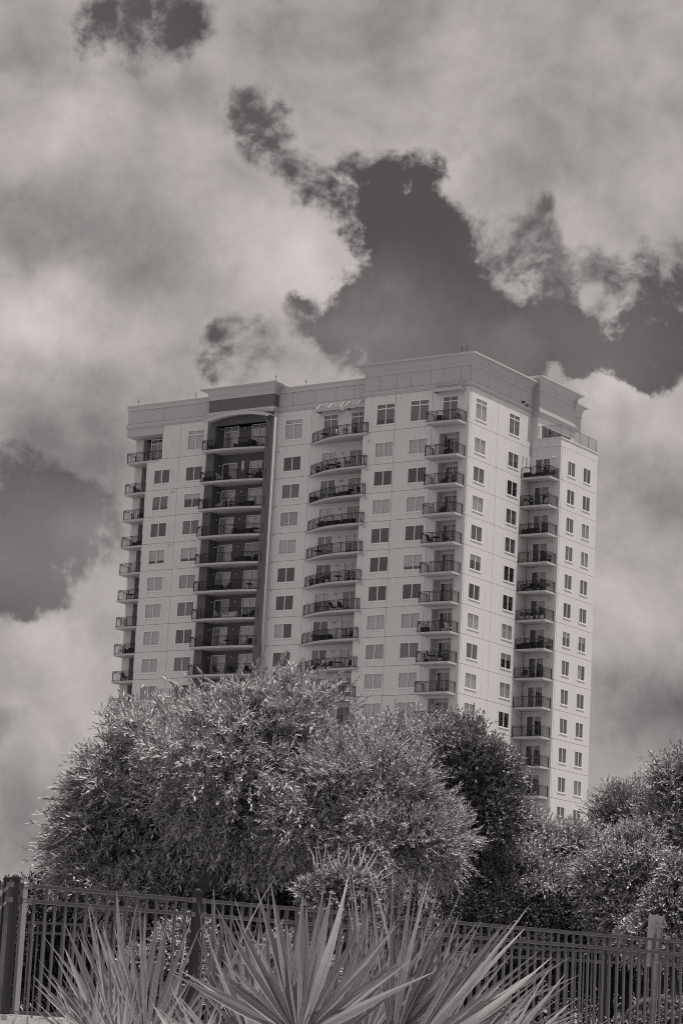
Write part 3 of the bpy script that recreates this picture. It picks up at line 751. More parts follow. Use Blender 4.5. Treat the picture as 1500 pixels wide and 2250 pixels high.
def sprig_leaves(blobs, n, L, m, ll, lw, up=.35, rand=.6, droop=.25, gap=.25, clump=.14, freq=5.6, inner=.22, fill=1.0, back=.45, angle=.8):
    """leaves on twigs spread over the shells of ellipsoid blobs [(centre, radii)], with hollows and clumps"""
    C = np.array([b[0] for b in blobs]); RR = np.array([b[1] for b in blobs])
    area = (RR[:, 0] * RR[:, 2]) + (RR[:, 1] * RR[:, 2]) + RR[:, 0] * RR[:, 1]
    bi = NR.choice(len(blobs), n, p=area / area.sum())
    d = nrm(NR.normal(size=(n, 3)))
    w1 = Wob(freq); w2 = Wob(freq * .7); w3 = Wob(freq * .45)
    inn = NR.random(n) < inner
    r = np.where(inn, NR.uniform(.5, .85, n), 1 - .10 * NR.random(n) ** 1.5)
    c = C[bi]; rad = RR[bi]
    p0 = c + d * rad
    bump_ = w1(p0) + .6 * w3(p0)
    r = r * (1 + clump * bump_)
    spray = (~inn) & (w3(p0) > .25) & (NR.random(n) < .45)
    r = np.minimum(np.where(spray, r * (1 + NR.uniform(0, .15, n)), r), 1.2)
    p = c + d * rad * r[:, None]
    keep = inn | ((w2(p0) > -.95 + gap * 2) & (w1(p0) > -.75))
    keep &= (d[:, 1] < .25) | (NR.random(n) < back)          # fewer on the far side
    for i in range(len(blobs)):                              # nothing deep inside a neighbouring mass
        q = np.linalg.norm((p - C[i]) / RR[i], axis=1)
        keep &= (bi == i) | (q > .72)
    keep &= p[:, 2] > 1.55
    p, d, rad, r, spray = p[keep], d[keep], rad[keep], r[keep], spray[keep]; n = len(p)
    nor = nrm(d / rad)
    t = nrm(nor + np.array([0, 0, up]) + NR.normal(size=(n, 3)) * rand)
    Ls = L * NR.uniform(.6, 1.35, n) * np.where(spray, 1.35, 1.0)
    ref = nrm(np.cross(t, nrm(NR.normal(size=(n, 3))))); ref2 = np.cross(t, ref)
    B, A, N_ = [], [], []
    for j in range(m):
        s = (j + .4) / m
        ph = j * 2.4 + NR.uniform(-.4, .4, n)
        sd_ = ref * np.cos(ph)[:, None] + ref2 * np.sin(ph)[:, None]
        pos = p + t * (Ls * s)[:, None]; pos[:, 2] -= droop * Ls * s * s
        an = angle * (1.15 - .7 * s) + NR.normal(size=n) * .15
        ax = nrm(t * np.cos(an)[:, None] + sd_ * np.sin(an)[:, None] + np.array([0, 0, -droop * .5]))
        B.append(pos); A.append(ax); N_.append(nrm(t * .6 - sd_ * .4 + NR.normal(size=(n, 3)) * .45 + np.array([.25, -.2, .95])))
    B, A, N_ = map(np.concatenate, (B, A, N_)); k = len(B)
    # close-set shaded leaves deeper in the crown, so that it is not see-through
    nf = int(n * 3 * fill)
    if nf:
        bi = NR.choice(len(blobs), nf, p=area / area.sum()); d = nrm(NR.normal(size=(nf, 3)))
        pf = C[bi] + d * RR[bi] * NR.uniform(.15, .62, nf)[:, None] * (1 + .6 * clump * w1(C[bi] + d * RR[bi]))[:, None]
        pf = pf[pf[:, 2] > 1.55]; nf = len(pf)
        B = np.concatenate([B, pf]); A = np.concatenate([A, nrm(NR.normal(size=(nf, 3)))]); N_ = np.concatenate([N_, nrm(NR.normal(size=(nf, 3)))])
        return B, A, N_, np.concatenate([ll * NR.uniform(.6, 1.25, k), ll * NR.uniform(1.2, 1.9, nf)]), np.concatenate([lw * NR.uniform(.7, 1.2, k), ll * NR.uniform(.5, .8, nf)]), p, t, Ls
    return B, A, N_, ll * NR.uniform(.6, 1.25, k), lw * NR.uniform(.7, 1.2, k), p, t, Ls
def px_blob(px, py, rx, ry, depth, fy=1.0):
    c = at(px, py, depth); k = depth / FPX
    return (tuple(c), (rx * k, max(rx, ry) * .8 * k * fy, ry * k))
def limbs(root, tops, r, mb=None):
    mb = mb or MB(); root = Vector(root)
    for q in tops:
        q = Vector(q); mid = root.lerp(q, .45) + Vector((rnd.uniform(-.2, .2), rnd.uniform(-.2, .2), (q - root).length * .14))
        a = root.lerp(mid, .5) + Vector((rnd.uniform(-.06, .06), rnd.uniform(-.06, .06), .1))
        mb.tube([root, a, mid, mid.lerp(q, .6), q], [r, r * .8, r * .6, r * .38, r * .12], 7)
    return mb
def plant(name, label, cat, depth, blobs, n, L, m, ll, lw, mat, group=None, trunk=None, crown='crown', twigs=True, **kw):
    """blobs: (px, py, rx, ry[, depth offset]) in photo pixels; a thing with crown and trunk"""
    bl = [px_blob(b[0], b[1], b[2], b[3], depth + (b[4] if len(b) > 4 else 0)) for b in blobs]
    cx = sum(b[0][0] for b in bl) / len(bl)
    tb = (at(trunk[0], trunk[1], depth) if trunk else Vector((cx, depth, 1.5)))
    base = Vector((tb.x, depth, 1.48))
    e = empty(name, base); tag(e, label, cat, group)
    B, A, N_, l_, w_, p, t, Ls = sprig_leaves(bl, n, L, m, ll, lw, **kw)
    off = np.array(base)
    obj(crown, leaf_mesh(crown, B - off, A, N_, l_, w_, mat, .06), e)
    # wood: trunk, limbs and a share of the leaf-bearing twigs
    wood = MB()
    tr = trunk[2] if trunk else .09
    zt = max(2.0, min(b[0][2] for b in bl) - .2)
    top = Vector((tb.x + .05, depth, zt)); mid = base.lerp(top, .5) + Vector((.05, .03, 0))
    wood.tube([base - base, mid - base, top - base], [tr, tr * .85, tr * .75], 9)
    for b in bl:
        for q in range(5):
            dd = Vector((rnd.uniform(-.7, .7), rnd.uniform(-.7, .3), rnd.uniform(-.2, .75)))
            limbs(top - base, [Vector(b[0]) + Vector((dd.x * b[1][0], dd.y * b[1][1], dd.z * b[1][2])) - base], tr * .5, wood)
    wood.build('trunk', M['bark'], e, True)
    if twigs:
        tw = MB()
        for i in NR.choice(len(p), min(len(p), 900), replace=False):
            a = Vector(p[i] - off); b = a + Vector(t[i]) * float(Ls[i]); tw.bar(a - Vector(t[i]) * .25, b, .008)
        o = tw.build('twigs', M['bark'], e); o['kind'] = 'stuff'
    return e

# big narrow-leaved bush on the left
plant('bottlebrush_tree', 'large rounded narrow-leaved bush in front of the tower, left half of the photo', 'tree', 41,
      [(555, 1705, 245, 180), (600, 1625, 140, 92), (390, 1750, 190, 165, .6), (305, 1835, 140, 148, .9), (248, 1890, 72, 100, 1.2), (690, 1700, 105, 115, .3), (470, 1890, 210, 110, 1.6), (640, 1870, 110, 100, 1.4), (265, 1930, 88, 78, .7)],
      25000, .40, 14, .120, .027, M['leafA'], up=.30, rand=.45, droop=.3, gap=.44, clump=.24, freq=5.2, inner=.10, fill=1.6)
# slender shoots standing clear of its outline
def shoots(name, pts, depth, mat, ll=.105, lw=.02, L=.42):
    B, A, N_ = [], [], []
    wood = MB()
    for (px, py, dx, dy) in pts:
        a = np.array(at(px, py, depth)); t = np.array(at(px + dx, py + dy, depth)) - a; ln = np.linalg.norm(t); t = t / ln
        wood.bar(a, a + t * ln, .008)
        for j in range(16):
            s = j / 15; ph = j * 2.4
            u = nrm(np.cross(t, [0, 1, 0])); w = np.cross(t, u)
            sd_ = u * math.cos(ph) + w * math.sin(ph)
            an = .75 - .5 * s
            B.append(a + t * ln * s); A.append(t * math.cos(an) + sd_ * math.sin(an)); N_.append(nrm(w * .6 + sd_ * .5))
    B, A, N_ = np.array(B), np.array(A), np.array(N_); k = len(B)
    return leaf_mesh(name, B, A, N_, ll * NR.uniform(.7, 1.2, k), lw * NR.uniform(.8, 1.2, k), mat), wood
big = bpy.data.objects['bottlebrush_tree']
SH = [(250, 1660, -75, -12), (235, 1690, -55, -38), (300, 1640, -60, -20), (180, 1745, -62, -15), (165, 1760, -70, -5), (160, 1790, -60, -10), (150, 1830, -55, -12), (145, 1865, -50, 12),
      (150, 1900, -52, -8), (148, 1925, -55, 8), (140, 1950, -45, -22), (430, 1535, -55, -38), (450, 1530, -40, -45), (470, 1515, -30, -40), (520, 1500, 15, -45), (560, 1490, 20, -50), (600, 1485, 25, -45),
      (640, 1490, 25, -45), (680, 1495, 30, -40), (720, 1510, 35, -35), (750, 1530, 35, -40), (770, 1560, 40, -30), (340, 1600, -40, -40), (380, 1575, -35, -45), (290, 1625, -50, -35), (210, 1720, -60, -25)]
SH += [(x + rnd.uniform(-18, 18), y + rnd.uniform(-4, 22), dx * rnd.uniform(.6, .95), dy * rnd.uniform(.5, 1.1)) for x, y, dx, dy in SH for _ in range(2)]
me, wd = shoots('shoots', SH, 41.3, M['leafA'])
for o_, nm in ((obj('shoots', me), 0), (wd.build('shoot_stems', M['bark']), 1)):
    o_['kind'] = 'stuff'; o_.parent = big; o_.matrix_parent_inverse = Matrix.Translation(-big.location)
# feathery pale tree in the middle
plant('feathery_tree', 'pale feathery tree between the big bush and the dark round-leaved tree', 'tree', 40,
      [(800, 1745, 150, 105), (700, 1800, 110, 80, -.2), (890, 1800, 100, 80), (830, 1860, 150, 70, -.2), (960, 1850, 70, 70)],
      11000, .34, 16, .07, .017, M['leafB'], up=.15, rand=.55, droop=.1, gap=.36, clump=.24, freq=5.2, inner=.2)
plant('willowy_tree', 'taller fine-leaved tree just behind the feathery one, top meeting the corner balconies', 'tree', 45,
      [(890, 1670, 95, 70), (840, 1690, 70, 75), (960, 1650, 48, 50), (880, 1750, 110, 80)],
      7500, .34, 14, .075, .02, M['leafB'], up=.5, rand=.5, droop=.15, gap=.34, clump=.24, freq=5.2, inner=.14, trunk=(900, 2000, .1))
plant('holly_tree', 'dark dense round-leaved tree with upright trunk left of the balcony wing', 'tree', 42.5,
      [(1040, 1715, 76, 100), (1092, 1690, 42, 46), (1000, 1775, 62, 72), (1072, 1785, 56, 62), (1030, 1645, 40, 42)],
      10000, .26, 10, .066, .036, M['leafC'], up=.6, rand=.5, droop=.05, gap=.38, clump=.24, freq=5.2, inner=.25, trunk=(1036, 1980, .11))
plant('oak_tree', 'leafy tree with bright top beside the lower wing balconies', 'tree', 44,
      [(1150, 1850, 75, 58), (1060, 1885, 75, 70, -.3), (1190, 1910, 95, 70, -.4), (1275, 1895, 60, 60), (1245, 1855, 45, 35), (1130, 1960, 150, 75, -.6), (1270, 1970, 120, 75, -.5)],
      15000, .26, 11, .062, .026, M['leafD'], up=.35, rand=.6, droop=.1, gap=.36, clump=.24, freq=5.2, inner=.14, trunk=(1160, 2000, .1))
plant('wispy_tree', 'dark upright tree just right of the tower base', 'tree', 47,
      [(1372, 1795, 42, 48), (1345, 1815, 28, 34), (1398, 1765, 24, 28), (1400, 1870, 50, 60)],
      5000, .34, 13, .075, .02, M['leafD'], up=.5, rand=.5, droop=.1, gap=.34, clump=.24, freq=5.2, inner=.25)
plant('tall_tree', 'tallest tree at the right edge of the photo', 'tree', 45,
      [(1488, 1775, 42, 75), (1530, 1740, 60, 85), (1500, 1880, 62, 100), (1455, 1820, 28, 45)],
      7500, .34, 13, .08, .022, M['leafD'], up=.5, rand=.5, droop=.15, gap=.34, clump=.24, freq=5.2, inner=.28)
plant('young_oak', 'small light tree in front of the tall tree at right', 'tree', 41,
      [(1390, 1890, 62, 62), (1420, 1860, 40, 45), (1350, 1960, 70, 70), (1440, 1970, 70, 60), (1400, 2020, 80, 50)],
      7500, .26, 11, .062, .024, M['leafD'], up=.3, rand=.6, droop=.1, gap=.36, clump=.24, freq=5.2, inner=.14, trunk=(1330, 2010, .04))
plant('right_edge_shrub', 'leafy shrub at the right edge behind the sign', 'shrub', 39,
      [(1480, 2010, 60, 60), (1440, 2060, 60, 40), (1500, 1930, 40, 40)],
      2400, .24, 10, .055, .026, M['leafD'], up=.3, rand=.6, gap=.15, clump=.16, freq=3, inner=.3, crown='foliage')
# dark hedge under the canopies, behind the rear fence
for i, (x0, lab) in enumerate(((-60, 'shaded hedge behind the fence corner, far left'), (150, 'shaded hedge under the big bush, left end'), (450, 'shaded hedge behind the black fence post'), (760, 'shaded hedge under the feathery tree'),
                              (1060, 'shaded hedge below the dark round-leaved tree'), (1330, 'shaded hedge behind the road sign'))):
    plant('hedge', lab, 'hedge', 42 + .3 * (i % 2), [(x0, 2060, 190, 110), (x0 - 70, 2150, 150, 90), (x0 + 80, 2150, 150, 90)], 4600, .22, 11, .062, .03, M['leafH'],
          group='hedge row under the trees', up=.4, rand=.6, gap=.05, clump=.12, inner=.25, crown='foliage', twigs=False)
# sunny ground cover and the shrub with bare shoots
plant('groundcover_shrub', 'bright sunlit low shrub behind the fence, left of the black post', 'shrub', 31, [(395, 2125, 60, 85), (330, 2150, 60, 55), (425, 2075, 32, 50), (300, 2190, 60, 45)],
      3000, .13, 12, .034, .02, M['leafE'], up=.6, rand=.7, gap=.1, clump=.12, freq=5, inner=.14, crown='foliage')
plant('groundcover_shrub', 'bright sunlit low shrub seen between the central palm blades', 'shrub', 31.5, [(610, 2110, 60, 60), (560, 2140, 50, 50), (690, 2150, 60, 50)],
      2200, .14, 12, .036, .02, M['leafE'], up=.6, rand=.7, gap=.1, clump=.12, freq=5, inner=.14, crown='foliage')
plant('groundcover_shrub', 'pale low shrub at the foot of the road sign', 'shrub', 31, [(1480, 2235, 40, 40), (1425, 2250, 35, 30), (1370, 2262, 35, 30)],
      1300, .12, 10, .032, .022, M['leafE'], up=.8, rand=.6, gap=.2, clump=.2, freq=6, inner=.14, crown='foliage')
sh = plant('bare_shoot_shrub', 'round pale shrub with bare upright shoots above the fence rail', 'shrub', 33, [(745, 1960, 62, 36), (700, 1975, 38, 28), (790, 1968, 34, 28), (745, 2010, 62, 40)],
      2600, .15, 11, .06, .026, M['leafF'], up=.4, rand=.9, gap=.2, clump=.18, freq=7, inner=.25, crown='foliage')
tw = MB()
for (x0, y0, x1, y1, x2, y2) in ((712, 1950, 708, 1915, 696, 1845), (700, 1945, 697, 1900, 694, 1862), (705, 1940, 712, 1890, 716, 1856), (745, 1930, 743, 1890, 744, 1850), (738, 1925, 728, 1900, 718, 1868),
                                 (745, 1920, 757, 1890, 766, 1866), (760, 1930, 766, 1900, 766, 1856), (758, 1935, 775, 1890, 788, 1862), (790, 1935, 791, 1890, 788, 1852), (790, 1905, 798, 1880, 804, 1858),
                                 (795, 1920, 812, 1890, 822, 1872), (798, 1925, 818, 1898, 831, 1875), (690, 1900, 688, 1880, 677, 1860), (712, 1930, 722, 1895, 728, 1878), (820, 1940, 838, 1915, 850, 1905),
                                 (815, 1945, 840, 1930, 860, 1918), (690, 1960, 675, 1945, 667, 1928), (685, 1955, 679, 1940, 675, 1920), (770, 1935, 772, 1915, 773, 1890), (735, 1940, 738, 1915, 741, 1890)):
    P_ = [at(x0, y0 + 20, 33), at(x0, y0, 33), at(x1, y1, 33.1), at(x2, y2, 33.2)]
    tw.tube([p_ - sh.location for p_ in P_], [.013, .012, .009, .004], 5)
tw.build('bare_shoots', M['twig'], sh)

# ------------------------------------------------------------------ fences
def fence(label, a, b, ztop, zbase, spacing, post_s, rail_z, name='fence', mat='fence', picket=.022, skip=lambda s: False, group=None):
    """black picket fence from plan point a to b; pickets, rails and posts are parts"""
    a = Vector((*a, 0)); b = Vector((*b, 0)); L = (b - a).length; d = (b - a) / L; ang = math.atan2(d.y, d.x)
    e = empty(name, (a.x, a.y, zbase), ang); tag(e, label, 'fence', group)
    H = ztop - zbase
    for dz in rail_z:
        z = H - dz
        mb = MB().box(0, L, -.02, .02, z - .034, z).box(0, L, -.026, -.02, z - .006, z).box(0, L, -.026, -.02, z - .034, z - .028)
        mb.build('rail', M[mat], e)
    pm = MB().box(-picket / 2, picket / 2, -picket / 2, picket / 2, .03, H - .03).mesh('picket', M[mat])
    n = int(L / spacing)
    for i in range(n + 1):
        s = i * spacing
        if skip(s): continue
        o = obj('picket', pm, e, (s + rnd.uniform(-.003, .003), 0, 0)); o.rotation_euler = (rnd.uniform(-.004, .004), rnd.uniform(-.004, .004), 0)
    for s, hh, w, mm in post_s:
        p = MB().box(s - w / 2, s + w / 2, -w / 2, w / 2, -.3, hh)
        po = p.build('post', M[mm], e)
        cap = MB().box(s - w / 2 - .006, s + w / 2 + .006, -w / 2 - .006, w / 2 + .006, hh, hh + .022)
        cap.lathe([(w * .55, 0), (w * .48, .01), (w * .3, .02), (w * .1, .024)], s, 0, hh + .022, 10)
        cap.build('post_cap', M[mm], po)
        for sg in (-1, 1):
            for dz in rail_z[:2]:
                x = s + sg * (w / 2 + .02)
                MB().box(x - .022, x + .022, -.032, .032, H - dz - .042, H - dz + .006).build('rail_bracket', M[mat], po)
    return e
pA = at(434, 1974, 24.0); pB = at(1500, 2067, 28.15)
dF = (Vector((pB.x, pB.y, 0)) - Vector((pA.x, pA.y, 0))).normalized()
pt = lambda s: (pA.x + dF.x * s, pA.y + dF.y * s)
ZF = (pA.z + pB.z) / 2
def s_at(px):
    lo, hi = -6.0, 14.0
    for _ in range(40):
        m_ = (lo + hi) / 2
        if project((*pt(m_), ZF))[0] < px: lo = m_
        else: hi = m_
    return lo
sL = s_at(34); sR = s_at(1560)
ofs = -sL
fence('black metal picket fence running across the foreground behind the palms', pt(sL), pt(sR), ZF, 1.47, .111,
      [(ofs, ZF - 1.47 + .05, .064, 'fencedk'), (s_at(55) + ofs, ZF - 1.47 - .03, .05, 'galv'), (ofs + .02 - .02 + 0 * sL, ZF - 1.47 + .051, .060, 'fencedk'), (ofs * 1.0 + 0, ZF - 1.47 + .052, .056, 'fencedk')][1:2] + [(ofs, ZF - 1.47 + .05, .07, 'fencedk'), (.0, ZF - 1.47 + .03, .06, 'fencedk'), (s_at(862) + ofs, ZF - 1.47 + .05, .064, 'fencedk')],  # pale post near the corner: a post's sunlit side put into its colour
      (.0, .135, ZF - 1.47 - .1), skip=lambda s: abs(s - ofs) < .05)
# return run at the left corner, going away from the camera
q0 = pt(sL); e0 = at(8, 1960, 28.5)
fence('short return of the black fence at the left corner, seen nearly end on', (q0[0] - .02, q0[1] + .1), (e0.x - .1, 28.5), ZF + .03, 1.47, .111, [(2.0, ZF - 1.47 + .12, .06, 'fencedk')], (.0, .135, ZF - 1.47 - .1))
# rear fence
r0_ = at(-60, 2030, 34.4); r1_ = at(1560, 2112, 34.4)
fence('rear black picket fence standing in front of the hedge', (r0_.x, 34.4), (r1_.x, 34.6), 2.76, 1.47, .111,
      [(at(1190 - 200, 2080, 34.4).x - r0_.x, 1.33, .07, 'fencedk'), (at(395, 2080, 34.4).x - r0_.x - .9, 1.33, .07, 'fencedk'), (at(1330, 2080, 34.4).x - r0_.x, 1.33, .07, 'fencedk')], (.0, .135, 1.2), picket=.02)
# pale wall end at the left edge
w0 = at(0, 1955, 33.0)
wl = empty('wall', (w0.x - 1.2, 33.0, 1.48)); tag(wl, 'white painted wall end at the left edge behind the fence corner', 'wall')
xr = at(7, 1955, 33).x - wl.location.x
MB().box(-1.5, xr, 0, .3, .42, w0.z - 1.48).build('wall_face', M['white'], wl)
MB().box(-1.5, xr + .02, -.02, .32, w0.z - 1.48, w0.z - 1.44).build('coping', M['fence'], wl)
MB().box(-1.5, xr - .02, .02, .28, -.1, .42).build('plinth', M['fencedk'], wl)
# pale brick edging along the foot of the front fence
be = empty('brick_edging', (pt(sL)[0], pt(sL)[1], 1.47), math.atan2(dF.y, dF.x)); tag(be, 'row of pale bricks laid along the foot of the fence, bottom left', 'edging')
bm_ = MB().box(0, .2, -.05, .05, 0, .065).mesh('brick', M['brick'])
for i in range(14):
    for j in range(2):
        o = obj('brick', bm_, be, (-.25 + i * .213 + j * .1 + rnd.uniform(-.006, .006), -.12 - j * .115, rnd.uniform(-.008, .004) - .012 * j)); o.rotation_euler = (rnd.uniform(-.05, .05), rnd.uniform(-.04, .04), rnd.uniform(-.05, .05))

# ------------------------------------------------------------------ road sign seen from behind
sg0 = at(1436, 2068, 30.0)
sg = empty('road_sign', (at(1424, 2250, 30).x, 30.0, 1.48)); tag(sg, 'back of a narrow upright road sign on a steel post behind the fence', 'sign')
tilt = Matrix.Rotation(R(3.4), 4, 'Y')
def sgl(m): o = m; o.matrix_local = tilt; return o
kz = lambda y: at(1436, y, 30).z - 1.48
px_m = 30 / FPX
plate = MB().prism([(-.085 + c_[0], c_[1]) for c_ in ((0, 0), (.17, 0), (.178, .008), (.178, .6), (.17, .608), (0, .608), (-.008, .6), (-.008, .008))], -.0015, .0015)
plo = plate.build('sign_plate', M['galv'], sg); plo.matrix_local = tilt @ Matrix.Translation((-.035, 0, kz(2125))) @ Matrix.Rotation(R(14), 4, 'Z') @ Matrix.Rotation(R(90), 4, 'X')
po = MB().box(-.01, .045, -.022, -.016, -.4, kz(2022)).box(-.016, -.01, -.05, -.016, -.4, kz(2022)).box(.045, .051, -.05, -.016, -.4, kz(2022)).build('sign_post', M['galv'], sg); po.matrix_local = tilt
for y in (2035, 2115): 
    b_ = MB().box(-.06, .07, -.055, -.048, kz(y) - .012, kz(y) + .012).lathe([(.012, 0), (.012, .02)], .01, -.06, kz(y), 6).build('bolt_strap', M['galv'], po)

# ------------------------------------------------------------------ fan palms
def blade_mesh(L, w, bend, twist, split, fold, mat='palm'):
    n = 9; V, Fc, UV = [], [], []
    for i in range(n):
        t = i / (n - 1)
        hw = w * .5 * (.22 + .78 * min(1, t / .42)) * (1 if t < .45 else max(.02, 1 - ((t - .45) / .55) ** 1.25))
        z = L * t; y = -bend * L * t * t; x = twist * L * t * t
        c_, s_ = math.cos(fold), math.sin(fold)
        V += [(x - hw * c_, y - hw * s_, z), (x, y, z), (x + hw * c_, y - hw * s_ * .8, z)]; UV += [(0, t), (.5, t), (1, t)]
    for i in range(n - 1):
        a = i * 3; Fc += [(a, a + 1, a + 4, a + 3), (a + 1, a + 2, a + 5, a + 4)]
    me = bpy.data.meshes.new('leaf_blade'); me.from_pydata(V, [], Fc); me.materials.append(M[mat])
    uv = me.uv_layers.new(name='UVMap')
    for lp in me.loops: uv.data[lp.index].uv = UV[lp.vertex_index]
    me.update(); return me
def frond(parent, hx, hy, depth, a0, a1, n, Lp, wpx=24, yaw=0, tilt_=0.15, lens=None, jit=.07, curve=0.0):
    """one fan leaf: hub at photo px, blades spread from angle a0 to a1 (degrees from vertical, + right)"""
    k = depth / FPX * 1.02; H = at(hx, hy - 12, depth)
    base = MB(); gp = Vector((H.x - .1, depth + .15, 1.0 + .0 * hx))
    g = Vector((parent.location.x, parent.location.y, parent.location.z))
    foot = Vector((g.x, g.y, g.z + .05)); mid = foot.lerp(H, .55) + Vector((0, .05, .06))
    fr = empty('frond', H - g, 0, parent)
    MB().tube([foot - H, mid - H, Vector((0, 0, 0)), Vector((0, 0, .05))], [.014, .011, .009, .004], 6).build('petiole', M['palm'], fr)
    B = Matrix.Rotation(R(yaw), 4, 'Z') @ Matrix.Rotation(-.22 - tilt_, 4, 'X')
    n = n if lens else int(n * 1.35)
    for i in range(n):
        u = i / max(1, n - 1); th = R(a0 + (a1 - a0) * u) + rnd.uniform(-jit, jit)
        L = (lens[i] if lens else Lp * (1 - .18 * abs(2 * u - 1) ** 2) * rnd.uniform(.74, 1.08)) * k
        dry = rnd.random() < .06
        me = blade_mesh(L, .9 * wpx * k * rnd.uniform(.6, 1.2), rnd.choice((.0, .03, .05, .08, .1, .28)) if not dry else .55, curve * (1 if th > 0 else -1) + rnd.uniform(-.03, .03), 0, rnd.uniform(.45, .95), 'palm_dry' if dry else 'palm')
        o = obj('leaf_blade', me, fr)
        o.matrix_local = B @ Matrix.Rotation(th, 4, 'Y') @ Matrix.Rotation(rnd.uniform(-.35, .35), 4, 'Z') @ Matrix.Translation((0, rnd.uniform(-.006, .006), .0))
    return fr
def palm(label, px, depth):
    b = at(px, 2250, depth); e = empty('fan_palm', (b.x, depth, .98 if depth < 13.5 else 1.2)); tag(e, label, 'palm', 'fan palms in front of the fence')
    MB().lathe([(.05, -.2), (.09, 0), (.08, .12), (.05, .22)], 0, 0, 0, 9).build('stump', M['bark'], e)
    return e
P1 = palm('central fan palm with one wide open fan facing the camera', 660, 12.6)
frond(P1, 655, 2296, 12.4, -66, 62, 19, 330, 30, 4, .05, jit=.045)
frond(P1, 560, 2320, 12.9, -40, 35, 12, 260, 22, 20, .2)
frond(P1, 700, 2330, 13.1, -20, 48, 13, 340, 20, -20, .1)
P2 = palm('fan palm left of centre whose upright fan is seen nearly edge on', 450, 13.2)
frond(P2, 480, 2300, 13.2, -10, 14, 9, 320, 26, 66, .0)
frond(P2, 540, 2320, 13.4, -26, 18, 11, 315, 22, 35, .1)
frond(P2, 500, 2345, 12.8, -70, -20, 8, 190, 16, 15, .3)
frond(P2, 430, 2330, 12.6, -78, 70, 12, 150, 14, 10, .5)
P3 = palm('left fan palm with stiff blades leaning over the picket fence', 300, 13.6)
frond(P3, 290, 2310, 13.8, -44, 12, 14, 320, 22, 18, .1)
frond(P3, 250, 2330, 13.0, -58, -8, 13, 290, 22, -14, .15)
frond(P3, 345, 2340, 13.9, -14, 40, 9, 250, 16, -25, .15)
frond(P3, 200, 2330, 12.7, -52, 45, 13, 180, 16, 30, .3)
P4 = palm('fan palm right of centre with a sheaf of tall upright blades', 830, 13.8)
frond(P4, 815, 2330, 13.9, -8, 30, 15, 400, 18, 55, .05)
frond(P4, 850, 2330, 13.6, -6, 26, 11, 400, 16, -50, .05)
frond(P4, 790, 2330, 13.4, -5, 52, 15, 345, 20, 25, .1)
frond(P4, 720, 2330, 14.0, -12, 22, 10, 350, 16, -35, .0)
P5 = palm('right fan palm whose long blades lean to the right', 930, 12.9)
frond(P5, 880, 2350, 12.8, 22, 74, 15, 420, 22, -12, .12, curve=.05)
frond(P5, 930, 2360, 13.2, 12, 62, 14, 330, 20, 22, .1, curve=.04)
frond(P5, 820, 2340, 13.3, 15, 60, 13, 370, 18, -30, .1, curve=.03)
frond(P5, 980, 2380, 12.5, 35, 78, 10, 330, 20, 8, .25, curve=.08)
frond(P5, 1010, 2370, 12.7, 38, 72, 11, 330, 20, -6, .15, curve=.06)
frond(P5, 1060, 2400, 12.4, 30, 70, 9, 290, 18, 14, .2, curve=.05)
frond(P5, 940, 2340, 13.5, -4, 40, 11, 300, 17, 30, .1)
frond(P4, 860, 2320, 13.2, -3, 22, 10, 400, 17, 20, .0)
frond(P1, 610, 2330, 13.2, -30, 20, 10, 330, 22, 45, .05)
frond(P3, 320, 2310, 13.4, -36, 26, 13, 300, 18, 8, .05)
frond(P3, 270, 2340, 12.4, -62, 10, 12, 200, 18, -8, .25)
P6 = palm('small fan palm at the bottom left corner by the brick edging', 60, 12.8)
frond(P6, 60, 2350, 12.6, -45, 40, 7, 110, 10, 10, .2)
frond(P6, 0, 2350, 12.9, -30, 50, 6, 120, 10, -20, .2)

